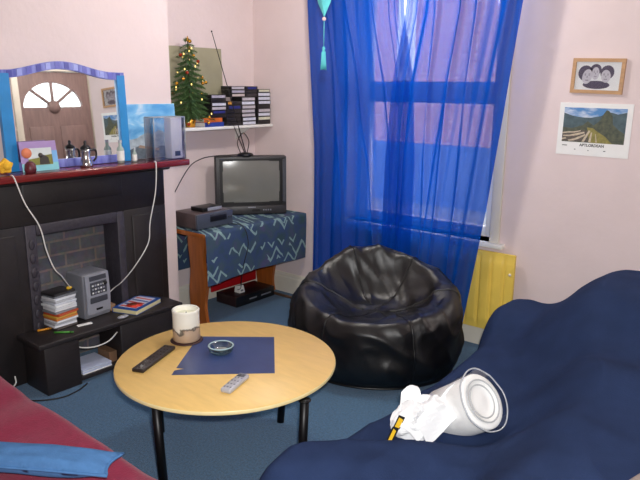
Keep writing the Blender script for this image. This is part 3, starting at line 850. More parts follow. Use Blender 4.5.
AE = thing('indoor_aerial', (-3.60, 3.50, TZ+.45), 'black rod aerial with long telescopic rods on top of the television', 'aerial')
az = TZ+.0045+th+.0005
MB().lathe((-3.56, 3.45, az), [(0, 0), (.06, 0), (.062, .008), (.05, .018), (.02, .024), (0, .024)], M_blackplastic, 20).build('base', AE)
b = MB().tube([(-3.56, 3.455, az+.02), (-3.585, 3.36, az+.36), (-3.60, 3.185, az+.88)], [.004, .0034, .0022], M_blackcable, 8); b.ell((-3.60, 3.185, az+.88), .006, M_blackcable); b.build('rod', AE)
b = MB().tube([(-3.56, 3.445, az+.02), (-3.60, 3.42, az+.14), (-3.63, 3.38, az+.26)], .003, M_blackcable, 8); b.build('rod', AE)
b = MB().tube(curve_pts([(-3.55, 3.46, az+.02), (-3.53, 3.46, az+.11), (-3.56, 3.43, az+.17), (-3.6, 3.41, az+.10), (-3.58, 3.42, az+.02)]), .003, M_blackcable, 8); b.build('cable_loop', AE)
b = MB().tube(curve_pts([(-3.60, 3.42, az+.008), (-3.63, 3.36, az+.006), (-3.70, 3.26, az-.0), (-3.76, 3.19, az-.02), (-3.785, 3.10, az-.07), (-3.80, 3.00, az-.2), (-3.80, 2.93, az-.31), (-3.80, 2.85, az-.5)]), .0035, M_blackcable, 8); b.build('cable', AE)

b = MB().tube(curve_pts([(-3.345, 3.09, TZ+.012), (-3.232, 3.10, TZ+.004), (-3.205, 3.12, .58), (-3.21, 3.08, .44), (-3.30, 3.14, .30), (-3.46, 3.28, .16), (-3.56, 3.34, .11)]), .003, M_blackcable, 8)
single(b, 'mains_lead', 'thin black lead running down the front of the zigzag cloth', 'cable')

BR = thing('satellite_receiver', (-3.56, 3.45, 0), 'black set-top recorder on the carpet under the television table', 'recorder')
MB().box((-3.70, 3.245, .008), (-3.482, 3.66, .088), mat('dark_brown_metal', (54, 36, 36), .35, .2, .1, 20), .004).build('case', BR)
MB().box((-3.482, 3.245, .008), (-3.470, 3.66, .087), M_blackplastic, .003).build('front_panel', BR)
for y0, y1 in ((3.38, 3.46), (3.51, 3.62)): MB().box((-3.470, y0, .04), (-3.467, y1, .052), M_greyplastic, .001).build('button_strip', BR)
for xx in (-3.68, -3.50):
    for yy in (3.27, 3.63): MB().lathe((xx, yy, 0.0005), [(0, 0), (.012, 0), (.012, .008), (0, .008)], M_blackplastic, 10).build('foot', BR)
AD = thing('plug_adaptor', (-3.56, 3.36, .0885), 'white plug adaptor standing on the black recorder below the cloth', 'adaptor')
MB().prism([(-3.59, 3.335, .0888), (-3.53, 3.335, .0888), (-3.545, 3.335, .142), (-3.58, 3.335, .142)], (0, .055, 0), M_white).build('case', AD)
MB().box((-3.535, 3.35, .1), (-3.53, 3.375, .113), M_greyplastic, .001).build('pin_cover', AD)

b = MB().box((-3.55, 3.69, .0005), (-2.7, 3.72, .014), mat('brown_batten', (96, 70, 52), .6, 0, .15, 20, stretch=(1, 6, 6)), .003)
single(b, 'wooden_batten', 'thin brown wooden batten on the carpet along the window wall skirting', 'batten')

# ------------------------------------------------------------------ alcove shelf with tree and tapes
SZ = 1.366
SHX = -3.617
AS = thing('alcove_shelf', (-3.72, 3.27, SZ-.022), 'white painted shelf across the alcove above the television', 'shelf')
MB().box((XA+.0005, YB+.002, SZ-.022), (SHX, YW-.0005, SZ), M_white, .003).build('board', AS)
for yy in (2.9, 3.6): MB().prism([(XA+.0005, yy, SZ-.022), (SHX+.05-.1, yy, SZ-.022), (XA+.0005, yy, SZ-.12)], (0, .02, 0), M_white).build('bracket', AS)

b = MB().box((-.004, 0, 0), (.004, .66, .56), M_olive, .001)
loc(b, Matrix.Translation((-3.795, 2.80, SZ+.0008)) @ Matrix.Rotation(radians(-2), 4, 'Y'))
single(b, 'olive_board', 'plain olive green board leaning on the wall behind the little tree', 'board')

XT = thing('christmas_tree', (-3.715, 3.055, SZ), 'small decorated artificial Christmas tree on the alcove shelf', 'christmas tree')
tcx, tcy, tz0, tz1 = -3.705, 3.055, SZ+.05, SZ+.60
b = MB().lathe((tcx, tcy, SZ+.0005), [(0, 0), (.032, 0), (.04, .05), (.036, .055), (0, .05)], M_gold, 16); b.build('pot', XT)
b = MB().tube([(tcx, tcy, SZ+.04), (tcx, tcy, tz1)], [.008, .003], M_trunk, 8); b.build('trunk', XT)
rnd = random.Random(5)
b = MB(); tips = []
mi = b.mi(M_pine)
for lev in range(15):
    f = lev/14
    z = tz0+.02+(tz1-tz0-.03)*f
    R_ = .20*(1-f)**.75+.028
    nb = max(4, int(15*(1-f)+3))
    for k in range(nb):
        a = 2*pi*k/nb+lev*.7+rnd.uniform(-.2, .2)
        r_ = R_*rnd.uniform(.75, 1.05)
        p0 = Vector((tcx, tcy, z+.02))
        dx, dy_ = cos(a)*r_*.5, sin(a)*r_
        p1 = Vector((tcx+dx, tcy+dy_, z-.03*(1-f)+rnd.uniform(-.01, .012)))
        p1.x = max(p1.x, -3.775)
        tips.append((p1, f))
        d = p1-p0; L = d.length; d.normalize(); side = d.cross(Vector((0, 0, 1))).normalized(); upv = side.cross(d)
        nn = max(5, int(L/.0075))
        for q in range(nn):
            t_ = (q+.5)/nn; c0 = p0+(p1-p0)*t_
            ln_ = .026*(1-.45*t_)+.006
            for w in range(4):
                an = w*pi/2+rnd.uniform(-.5, .5)
                dirv = (side*cos(an)+upv*sin(an)+d*.8).normalized()
                e1 = c0+dirv*ln_; wv = d.cross(dirv)
                if wv.length < 1e-6: continue
                wv = wv.normalized()*.0028
                fc = b.bm.faces.new([b.bm.verts.new(c0-wv), b.bm.verts.new(c0+wv), b.bm.verts.new(e1)])
                fc.material_index = mi
for v in b.bm.verts: v.co.x = max(v.co.x, -3.782)
b.build('foliage', XT)
b = MB().lathe((tcx, tcy, tz1-.015), [(0, 0), (.012, .01), (.004, .03), (0, .045)], M_gold, 10); b.build('tree_top', XT)
# baubles and fairy lights on the room side of the tree
vis = [(p, f) for p, f in tips if p.x > tcx-.03 or abs(p.y-tcy) > .08]
rnd.shuffle(vis)
proto = None
zt = lambda f: 'upper' if f > .6 else ('middle' if f > .3 else 'lower')
for i, (p, f) in enumerate(vis[:26]):
    gold = i % 3 != 0
    key = 'gold' if gold else 'red'
    if proto is None: proto = {}
    if key not in proto:
        me_b = MB(); me_b.ell((0, 0, 0), .0125, M_gold if gold else M_redfoil, 12, 8)
        me_b.lathe((0, 0, .011), [(.004, 0), (.004, .005), (0, .006)], M_chrome, 8)
        o = me_b.build('bauble'); proto[key] = o
    else:
        o = proto[key].copy(); COL.objects.link(o)
    o.location = (p.x+.006, p.y, p.z-.012)
    tag(o, 'small shiny %s bauble hanging in the %s branches of the Christmas tree' % (key, zt(f)), 'bauble', '%s baubles in the %s branches' % (key, zt(f)))
FL = thing('fairy_lights', (tcx+.1, tcy, SZ+.1), 'string of warm fairy lights wound round the little Christmas tree', 'lights')
w = []
for k in range(70):
    f = k/69; a = f*2*pi*4.2
    z = tz0+.03+(tz1-tz0-.08)*f; R_ = .165*(1-f)**.85+.022
    w.append((max(-3.775, tcx+cos(a)*R_*.6), tcy+sin(a)*R_, z))
MB().tube(w, .0014, mat('green_wire', (30, 60, 36), .6), 5).build('wire', FL)
for k in range(2, 70, 3):
    MB().ell((w[k][0]+.004, w[k][1], w[k][2]), (.0045, .0045, .007), M_bulb, 8, 6).build('bulb', FL)

def flat_book(x0, x1, y0, y1, z0, z1, col, label):
    T = thing('book', ((x0+x1)/2, (y0+y1)/2, z0), label, 'book', 'books lying on the alcove shelf')
    m = mat('cover_%d_%d_%d' % col, col, .45)
    MB().box((x0, y0, z0+.0005), (x1, y1, z0+.003), m).build('back_cover', T)
    MB().box((x0, y0, z1-.003), (x1, y1, z1), m).build('front_cover', T)
    MB().box((x1-.002, y0, z0+.003), (x1, y1, z1-.003), m).build('spine', T)
    MB().box((x0+.003, y0+.003, z0+.003), (x1-.002, y1-.003, z1-.003), M_paper).build('pages', T)
flat_book(-3.74, -3.625, 3.12, 3.30, SZ, SZ+.032, (42, 66, 150), 'blue book lying flat on the shelf, lower of two')
flat_book(-3.738, -3.628, 3.115, 3.29, SZ+.0325, SZ+.062, (214, 106, 40), 'orange book lying on a blue book on the shelf')

# tapes: columns of cases, spines to the room.  pixel-free: y ranges and spine colours
LB = {'w': (206, 208, 222), 'g': (186, 180, 188), 'l': (172, 168, 184), 'b': (40, 46, 120), 'k': (32, 28, 30), 'c': (206, 204, 182), 'p': (190, 176, 172), 'd': (58, 52, 56), 'o': (196, 140, 60)}
LN = {'w': 'white', 'g': 'pale grey', 'l': 'lavender grey', 'b': 'dark blue', 'k': 'black', 'c': 'cream', 'p': 'pinkish grey', 'd': 'charcoal', 'o': 'amber'}
cols = [  # y0, y1, base z, thickness, bottom-to-top colours, name
    (3.345, 3.485, SZ, .0300, 'kkkkbo', 'second'),
    (3.495, 3.640, SZ, .0300, 'wwgggwg', 'third'),
    (3.667, 3.806, SZ, .0305, 'kcwgkwww', 'right-hand'),
    (3.192, 3.335, SZ+.0625, .0275, 'kbgwkl', 'left-hand')]
ordn = ['lowest', 'second from bottom', 'third from bottom', 'fourth from bottom', 'fifth from bottom', 'sixth from bottom', 'seventh from bottom', 'topmost']
case_me = {}
def tape(y0, y1, z, th_, ch, label):
    w_ = y1-y0
    T = thing('tape_case', (-3.69, (y0+y1)/2, z), label, 'tape', 'tape cases stacked on the alcove shelf')
    jx = rnd.uniform(-.006, .004); jy = rnd.uniform(-.004, .004)
    MB().box((-3.745+jx, y0+jy, z+.0003), (-3.632+jx, y1+jy, z+th_-.0004), mat('tape_black', (34, 31, 33), .4), .0015).build('case', T)
    if ch != 'k':
        inset = .006 if ch in 'wgpcl' else .015
        if ch == 'o': MB().box((-3.632+jx, y0+jy+.006, z+.006), (-3.6312+jx, y0+jy+.05, z+th_-.004), mat('tape_label_o', LB['o'], .6)).build('spine_label', T)
        else: MB().box((-3.632+jx, y0+jy+inset, z+.0045), (-3.6312+jx, y1+jy-inset, z+th_-.005), mat('tape_label_'+ch, LB[ch], .6, 0, .1, 60)).build('spine_label', T)
tops_ = {}
for y0, y1, z, th_, s_, nm in cols:
    for k, ch in enumerate(s_):
        od = 'topmost' if k == len(s_)-1 else ordn[k]
        tape(y0, y1, z+k*th_, th_, ch, 'tape case with %s spine, %s in the %s column on the shelf' % (LN[ch], od, nm))
    tops_[nm] = z+len(s_)*th_
# upper cases bridging the columns
zs = tops_['second']
for k, ch in enumerate('plg'):
    tape(3.392, 3.53, max(tops_['second'], tops_['third'])+.0005+k*.0262, .0262, ch, 'tape case with %s spine, %s of three bridging the two middle columns' % (LN[ch], ['lowest', 'middle', 'top'][k]))
z3 = max(tops_['second'], tops_['third'])+.0005
for k, ch in enumerate('dkb'):
    tape(3.540, 3.66, z3+k*.0262, .0262, ch, 'dark tape case with %s spine, %s of three on the third column' % (LN[ch], ['lowest', 'middle', 'top'][k]))
tape(3.672, 3.80, tops_['right-hand'], .025, 'c', 'cream-spined tape case lying across the top of the right-hand column')

# ------------------------------------------------------------------ curtains
R = thing('curtain_pole', (-2.32, 3.70, 2.42), 'white curtain pole above the window carrying blue curtains', 'curtain pole')
MB().tube([(-3.3, 3.70, 2.42), (-1.35, 3.70, 2.42)], .012, M_white, 12).build('rod', R)
for xx in (-3.3, -1.35): MB().ell((xx, 3.70, 2.42), .024, M_white).build('finial', R)
for xx in (-3.2, -1.45): MB().tube([(xx, 3.71, 2.42), (xx, YW-.002, 2.42)], .009, M_white, 8).build('bracket', R)

def lerp_tab(tab, z):
    for (z0, x0), (z1, x1) in zip(tab, tab[1:]):
        if z <= z1: return x0+(x1-x0)*((z-z0)/(z1-z0)) if z > z0 else x0
    return tab[-1][1]
def curtain(name, left, right, folds, seed, label):
    rr = random.Random(seed)
    ph = [rr.uniform(0, 6) for _ in range(6)]
    def fn(u, v):
        z = .03+v*2.375
        xl, xr = lerp_tab(left, z), lerp_tab(right, z)
        x = xl+(xr-xl)*u
        # folds are gathered at the heading and wander on the way down
        wv = u+.05*sin(z*1.3+ph[0])*sin(pi*u)
        am = .026*(.65+.35*v)
        y = (3.706 if seed == 3 else 3.652)+am*sin(2*pi*folds*wv+ph[1])*(.6+.4*sin(5*wv+ph[2]))
        y += .006*sin(2*pi*folds*2.3*wv+ph[3]+z*.8)
        y += .012*sin(2*pi*1.4*wv-z*2.2+ph[4])
        # sharp hanging creases
        for c0, sl, wd, dp in creases[seed]:
            d = (u-(c0+sl*(1-v)))/wd
            y -= dp*exp(-d*d)
        x += .006*sin(2*pi*folds*2*wv+ph[5])
        return Vector((x, min(y, 3.732), z))
    b = MB().grid(fn, 150, 60, M_curtain)
    return single(b, name, label, 'curtain', 'blue sheer curtains')
creases = {3: [(.18, .22, .02, .03), (.42, .3, .02, .035), (.72, .1, .018, .03), (.86, .02, .016, .035), (.93, -.04, .014, .03)],
           8: [(.04, .03, .014, .03), (.12, .04, .014, .035), (.3, .16, .018, .03), (.52, .05, .02, .035), (.62, .18, .02, .02), (.9, -.06, .03, .02)]}
curtain('curtain', [(0, -3.10), (.2, -3.10), (1.2, -3.10), (2.25, -3.155), (2.45, -3.16)], [(0, -2.22), (1.2, -2.22), (1.7, -2.26), (2.1, -2.345), (2.45, -2.37)], 3.4, 3, 'left blue sheer curtain, hanging straight beside the television corner')
curtain('curtain', [(0, -2.44), (1.2, -2.42), (1.7, -2.39), (2.1, -2.318), (2.45, -2.30)], [(0, -1.83), (.08, -1.815), (.5, -1.755), (.99, -1.685), (1.5, -1.62), (2.135, -1.547), (2.45, -1.52)], 3.4, 8, 'right blue sheer curtain, tapering inward towards the radiator')

TA = thing('hanging_tassel', (-2.94, 3.60, 1.77), 'turquoise silk pendant with bead and tassel hanging before the left curtain', 'tassel')
tx, ty = -2.935, 3.61
b = MB()
P = [(tx, ty, 2.115), (tx+.055, ty, 2.21), (tx+.075, ty, 2.28), (tx, ty, 2.34), (tx-.075, ty, 2.28), (tx-.055, ty, 2.21)]
ctr = Vector((tx, ty-.03, 2.25)); ctr2 = Vector((tx, ty+.03, 2.25))
for k in range(6):
    b.face([P[k], P[(k+1) % 6], ctr], M_teal); b.face([P[(k+1) % 6], P[k], ctr2], M_teal)
b.build('silk_pendant', TA)
MB().tube([(tx, ty, 2.34), (tx+.0, 3.69, 2.445), (tx, 3.70, 2.435)], .0025, M_teal, 6).build('loop', TA)
MB().ell((tx, ty, 2.105), .014, mat('pearl_bead', (226, 196, 190), .3), 12, 8).build('bead', TA)
MB().tube([(tx, ty, 2.095), (tx-.002, ty, 1.92)], .003, M_teal, 6).build('cord', TA)
b = MB().lathe((tx-.002, ty, 1.775), [(0, .15), (.008, .148), (.012, .135), (.009, .125), (.012, .11), (.018, .03), (.019, .0), (0, .004)], M_teal, 16)
for k in range(14): b.tube([(tx-.002+.012*cos(k*.45), ty+.012*sin(k*.45), 1.89), (tx-.002+.02*cos(k*.45), ty+.02*sin(k*.45), 1.768)], .0022, M_teal, 5)
b.build('tassel', TA)

# ------------------------------------------------------------------ radiator
RD = thing('radiator', (-1.95, 3.76, .135), 'yellow painted panel radiator under the window, half behind the curtain', 'radiator')
rx0, rx1, rz0, rz1 = -2.65, -1.52, .135, .652
def radf(u, v):
    x = rx0+(rx1-rx0)*u; z = rz0+(rz1-rz0)*v
    k = (x-rx0)/.082
    w = abs(k-round(k))
    e = sstep(.02, .07, min(v, 1-v)*.52)
    return Vector((x, 3.752-.013*e*sstep(.05, .17, w), z))
b = MB().grid(radf, 190, 20, M_yellowrad)
b.box((rx0, 3.7525, rz0), (rx1, 3.775, rz1), M_yellowrad, .003)
b.build('panel', RD)
MB().lathe((rx1-.02, 3.752, .53), [(0, .02), (.009, .018), (.011, 0)], M_trim, 12, axis=(0, -1, 0)).build('bleed_valve', RD)
for xx in (-2.5, -1.65): MB().box((xx, 3.775, .25), (xx+.03, YW-.0005, .55), M_white).build('wall_bracket', RD)
MB().tube([(rx1-.06, 3.765, rz0), (rx1-.06, 3.765, .0)], .008, M_yellowrad, 8).build('pipe', RD)

# ------------------------------------------------------------------ pictures on the wall
def wallpic(c, w_, h_, rot):
    """matrix for a flat thing on the window wall: local x to the right, z up, -y to the room"""
    return Matrix.Translation(c) @ Matrix.Rotation(rot, 4, 'Y')
PH = thing('framed_portrait', (-1.158, YW-.012, 1.63), 'pine-framed black and white portrait of three people, above the landscape sheet', 'picture')
PM = wallpic((-1.158, YW-.001, 1.724), .27, .19, radians(1.6))
w2, h2, t_ = .139, .094, .019
b = MB().prism([(-w2, 0, -h2), (w2, 0, -h2), (w2, 0, h2), (-w2, 0, h2)], (0, -.018, 0), M_framewood, holes=[[(-w2+t_, 0, -h2+t_), (w2-t_, 0, -h2+t_), (w2-t_, 0, h2-t_), (-w2+t_, 0, h2-t_)]])
loc(b, PM).build('frame', PH)
b = MB().box((-w2+t_, -.006, -h2+t_), (w2-t_, -.002, h2-t_), mat('portrait_paper', (236, 238, 240), .6, 0, .02, 30)); loc(b, PM).build('backing_sheet', PH)
ink = mat('soft_ink', (92, 84, 104), .7, 0, .1, 60); skin = mat('print_face', (206, 202, 212), .7, 0, .05, 50); sh = mat('print_shade', (150, 144, 160), .7)
b = MB()
def disc(x, z, rx, rz, y, m, n=20, rot=0):
    b.prism([(x+rx*cos(2*pi*k/n)*cos(rot)-rz*sin(2*pi*k/n)*sin(rot), y, z+rx*cos(2*pi*k/n)*sin(rot)+rz*sin(2*pi*k/n)*cos(rot)) for k in range(n)], (0, -.0004, 0), m)
disc(-.004, -.047, .072, .022, -.0062, ink)                     # shoulders
for (cx, cz, rx_, rz_, rot) in ((-.066, .014, .040, .042, .3), (-.014, .034, .030, .030, 0), (.048, .020, .036, .038, -.2)):
    disc(cx, cz, rx_, rz_, -.0068, ink, rot=rot)                # hair
for (cx, cz, rx_, rz_, rot) in ((-.056, -.004, .026, .040, -.15), (-.013, .014, .020, .034, 0), (.043, .000, .025, .034, .1)):
    disc(cx, cz, rx_, rz_, -.0074, skin, 24, rot)
    for sx in (-1, 1):
        disc(cx+sx*rx_*.40, cz+rz_*.22, rx_*.17, rz_*.06, -.008, ink, 10); disc(cx+sx*rx_*.40, cz+rz_*.40, rx_*.24, rz_*.04, -.008, sh, 8)
    disc(cx, cz-.04*rz_, rx_*.12, rz_*.16, -.008, sh, 8); disc(cx, cz-rz_*.46, rx_*.36, rz_*.09, -.008, ink, 12); disc(cx, cz-rz_*.44, rx_*.28, rz_*.045, -.0085, skin, 10)
disc(-.034, -.044, .012, .014, -.0072, ink); disc(.016, -.040, .012, .014, -.0072, ink)
loc(b, PM).build('portrait_print', PH)
b = MB().box((-w2+t_-.001, -.0125, -h2+t_-.001), (w2-t_+.001, -.0115, h2-t_+.001), M_picglass); loc(b, PM).build('glazing', PH)

CA = thing('calendar', (-1.153, YW-.003, 1.285), 'white calendar sheet with a mountain ruins photograph, below the framed portrait', 'calendar')
PM = wallpic((-1.153, YW-.0005, 1.432), .39, .29, radians(.5))
cw_, ch_ = .197, .146
b = MB().box((-cw_, -.003, -ch_), (cw_, 0, ch_), M_paper); loc(b, PM).build('sheet', CA)
# photograph
m = bpy.data.materials.new('photo_sky'); m.use_nodes = True
nt = m.node_tree; N = nt.nodes; Lk = nt.links; bs = N['Principled BSDF']; bs.inputs['Roughness'].default_value = .5
tc = N.new('ShaderNodeTexCoord'); mpn = N.new('ShaderNodeMapping'); mpn.inputs['Scale'].default_value = (8, 1, 22)
Lk.new(tc.outputs['Object'], mpn.inputs[0]); nz = N.new('ShaderNodeTexNoise'); nz.inputs['Scale'].default_value = 1.2; nz.inputs['Detail'].default_value = 4
Lk.new(mpn.outputs[0], nz.inputs[0]); rp = N.new('ShaderNodeValToRGB'); e = rp.color_ramp.elements
e[0].position = .45; e[0].color = (*lin((84, 138, 196)), 1); e[1].position = .68; e[1].color = (*lin((232, 236, 240)), 1)
Lk.new(nz.outputs[0], rp.inputs[0]); Lk.new(rp.outputs[0], bs.inputs['Base Color'])
def ph_pt(u, v, y): return (-.170+.338*u, y, -.072+.192*v)
b = MB()
def poly(uv, y, m): b.prism([ph_pt(u, v, y) for u, v in uv], (0, -.0003, 0), m)
poly([(0, 0), (1, 0), (1, 1), (0, 1)], -.003, m)
poly([(0, 0), (1, 0), (1, .9), (.86, .84), (.78, .88), (.7, .9), (.6, .78), (.45, .72), (.3, .72), (.14, .76), (0, .84)], -.0033, mat('far_ridge', (84, 104, 110), .6, 0, .15, 40, rgb2=(66, 84, 92)))
poly([(.0, .0), (1, 0), (1, .3), (.9, .4), (.8, .55), (.78, .8), (.72, .93), (.68, .95), (.64, .84), (.6, .66), (.5, .5), (.4, .62), (.33, .5), (.15, .4), (0, .42)], -.0036, mat('near_ridge', (96, 98, 78), .6, 0, .3, 50, rgb2=(62, 72, 62)))
poly([(.46, .0), (.82, 0), (.7, .2), (.56, .34), (.5, .42), (.4, .44)], -.0039, mat('terrace_green', (140, 132, 72), .6, 0, .2, 70))
pale = mat('pale_stone', (196, 182, 160), .6, 0, .15, 80); dk = mat('shadow_stone', (92, 84, 78), .6, 0, .2, 80)
poly([(0, .02), (.42, .02), (.44, .34), (.3, .36), (.12, .28), (0, .3)], -.0039, dk)
for pl in ([(0, .27), (.1, .30), (.2, .31), (.3, .35), (.3, .32), (.2, .27), (.1, .26), (0, .23)], [(.02, .19), (.12, .20), (.26, .27), (.36, .31), (.37, .27), (.25, .2), (.12, .155), (.02, .15)],
           [(.10, .05), (.2, .1), (.32, .2), (.38, .25), (.38, .2), (.28, .1), (.2, .04), (.12, .02)], [(0, .1), (.06, .12), (.08, .09), (0, .05)]):
    poly(pl, -.0042, pale)
poly([(.33, .02), (.37, .02), (.46, .34), (.43, .36)], -.0044, pale); poly([(.44, .02), (.48, .02), (.49, .3), (.47, .3)], -.0044, pale)
poly([(.56, .02), (.58, .02), (.55, .26), (.54, .26)], -.0044, pale)
loc(b, PM).build('photograph', CA)
cu = bpy.data.curves.new('caption_curve', 'FONT'); cu.body = 'APTLORDEAN'; cu.size = .021; cu.align_x = 'CENTER'; cu.extrude = .0002; cu.offset = .0006
to = bpy.data.objects.new('caption_tmp', cu); COL.objects.link(to)
dg = bpy.context.evaluated_depsgraph_get(); me = bpy.data.meshes.new_from_object(to.evaluated_get(dg))
bpy.data.objects.remove(to)
me.name = 'caption'; me.materials.clear(); me.materials.append(mat('print_black', (40, 40, 44), .6))
me.transform(WM[CA.name].inverted() @ PM @ Matrix.Translation((0, -.0036, -.094)) @ Matrix.Rotation(pi/2, 4, 'X'))
o = bpy.data.objects.new('caption', me); COL.objects.link(o); o.parent = CA
for u_, z_, w_ in ((-.165, -.095, .028), (-.095, -.115, .008), (-.02, -.118, .006), (.065, -.116, .012)): loc(MB().box((u_, -.0036, z_), (u_+w_, -.003, z_+.004), mat('print_black', (40, 40, 44))), PM).build('small_print', CA)

# ------------------------------------------------------------------ round table
TB = thing('round_table', (-2.03, 1.83, 0), 'round yellow beech low table with black legs', 'table')
tx, ty, tz, tr = -2.043, 1.844, .46, .488
b = MB().lathe((tx, ty, 0), [(0, tz-.024), (tr-.012, tz-.024), (tr-.003, tz-.020), (tr-.001, tz-.018)], M_darkred, 96)
b.build('underside', TB)
b = MB().lathe((tx, ty, 0), [(tr-.001, tz-.018), (tr, tz-.014), (tr, tz-.006), (tr-.002, tz-.003)], M_tableedge, 96); b.build('edge_band', TB)
b = MB().lathe((tx, ty, 0), [(tr-.002, tz-.003), (tr-.006, tz), (.0, tz)], M_tablewood, 96); b.build('tabletop', TB)
def on_table(p): return (p[0], p[1], tz)
quad = [(-2.345, 1.935), (-2.06, 2.17), (-1.775, 1.872), (-2.095, 1.575)]
q = [Vector((*p, tz+.0003)) for p in quad]
n1 = q[3]+(q[0]-q[3])*.10; n2 = q[3]+(q[0]-q[3])*.16; nn_ = n1+(q[2]-q[3])*.09+(q[0]-q[3])*.04
MB().prism([q[0], q[1], q[2], q[3], n1, nn_, n2], (0, 0, .0012), M_bluepanel).build('blue_square', TB)
for (top, bot) in (((-1.985, 1.41), (-1.975, 1.425)), ((-1.552, 1.808), (-1.575, 1.812)), ((-2.045, 2.245), (-2.045, 2.195)), ((-2.44, 1.745), (-2.425, 1.745))):
    d = Vector((top[0]-tx, top[1]-ty, 0)).normalized()
    b = MB().tube([(top[0], top[1], tz-.025), (bot[0], bot[1], .0005)], .0185, M_blackmetal, 4 if False else 12)
    b.lathe((top[0], top[1], 0), [(0, tz-.0285), (.026, tz-.0285), (.026, tz-.0245), (0, tz-.0245)], M_blackmetal, 16)
    b.build('leg', TB)
b = MB(); b.lathe((-2.135, 2.06, tz+.0004), [(0, .0008), (.006, .0008), (.006, 0)], M_darkred, 12, sx=1.8)
b.build('burn_mark', TB)

# pottery pot on its coaster
MX, MY = -2.352, 1.868
single(MB().lathe((MX, MY, tz+.0005), [(0, 0), (.074, 0), (.078, .003), (.072, .006), (0, .006)], mat('dark_coaster', (58, 30, 28), .5), 28), 'coaster', 'dark round coaster under the pottery pot', 'coaster')
PT = thing('pottery_pot', (MX, MY, tz+.007), 'white and sandy brown glazed pottery pot on the round table', 'pot')
PGL = glaze_mat(.02, .15)
b = MB().lathe((MX, MY, tz+.007), [(0, 0), (.060, 0), (.066, .006), (.064, .05), (.063, .10), (.0645, .140), (.0655, .150), (.062, .154), (.056, .151), (.055, .14), (.055, .115)], PGL, 40)
b.build('body', PT)
b = MB().lathe((MX, MY, tz+.007), [(.056, .128), (.03, .126), (.004, .127), (0, .127)], mat('cream_wax', (224, 224, 200), .5, 0, .05, 20), 30); b.build('wax', PT)
b = MB().tube([(MX, MY, tz+.132), (MX+.004, MY, tz+.146)], .002, M_blackcable, 6); b.build('wick', PT)

AT = thing('glass_ashtray', (-2.118, 1.876, tz), 'round glass ashtray on the blue square of the table', 'ashtray')
b = MB().lathe((-2.118, 1.876, tz+.0018), [(0, 0), (.046, 0), (.054, .01), (.058, .03), (.054, .034), (.048, .03), (.042, .012), (0, .009)], M_ashglass, 32); b.build('bowl', AT)
b = MB().lathe((-2.118, 1.876, tz+.0018), [(.052, .033), (.056, .036), (.060, .033), (.056, .029), (.052, .033)], mat('glass_rim', (170, 196, 200), .15, 0, .1, 20), 32); b.build('rim', AT)
b = MB(); b.lathe((-2.118, 1.876, tz+.0122), [(0, .001), (.034, .0006), (.036, 0)], mat('ash_grey', (150, 150, 148), .9, 0, .3, 60), 20); b.build('ash', AT)

def remote(p0, p1, w_, h_, body, btn, name, label, rows, round_=.006):
    p0 = Vector((*p0, tz)); p1 = Vector((*p1, tz)); c = (p0+p1)/2; L = (p1-p0).length; a = atan2((p1-p0).y, (p1-p0).x)
    T = thing(name, c, label, 'remote control')
    Mx = Matrix.Translation(c) @ Matrix.Rotation(a, 4, 'Z')
    loc(MB().box((-L/2, -w_/2, .0006), (L/2, w_/2, h_), body, round_, 3), Mx).build('case', T)
    for r_ in range(rows):
        for c_ in range(3):
            x = -L/2+.02+(L-.04)*r_/(rows-1); y = (c_-1)*w_*.28
            loc(MB().box((x-.004, y-.004, h_-.0005), (x+.004, y+.004, h_+.0015), btn, .0008, 1), Mx).build('button', T)
    return T, Mx, L
remote((-2.222, 1.495), (-2.33, 1.752), .058, .018, mat('remote_black', (34, 26, 25), .45), mat('remote_button_dark', (62, 48, 46), .5), 'remote_control', 'long black remote control left of the blue square', 9)
T, Mx, L = remote((-1.793, 1.604), (-1.842, 1.758), .05, .022, mat('remote_silver', (176, 176, 182), .4, .1), mat('remote_button_grey', (118, 118, 128), .5), 'remote_control', 'short silver grey remote control at the near side of the table', 5, .009)
loc(MB().box((L/2-.04, -.017, .0215), (L/2-.012, .017, .0228), M_darkgrey, .0005, 1), Mx).build('display', T)

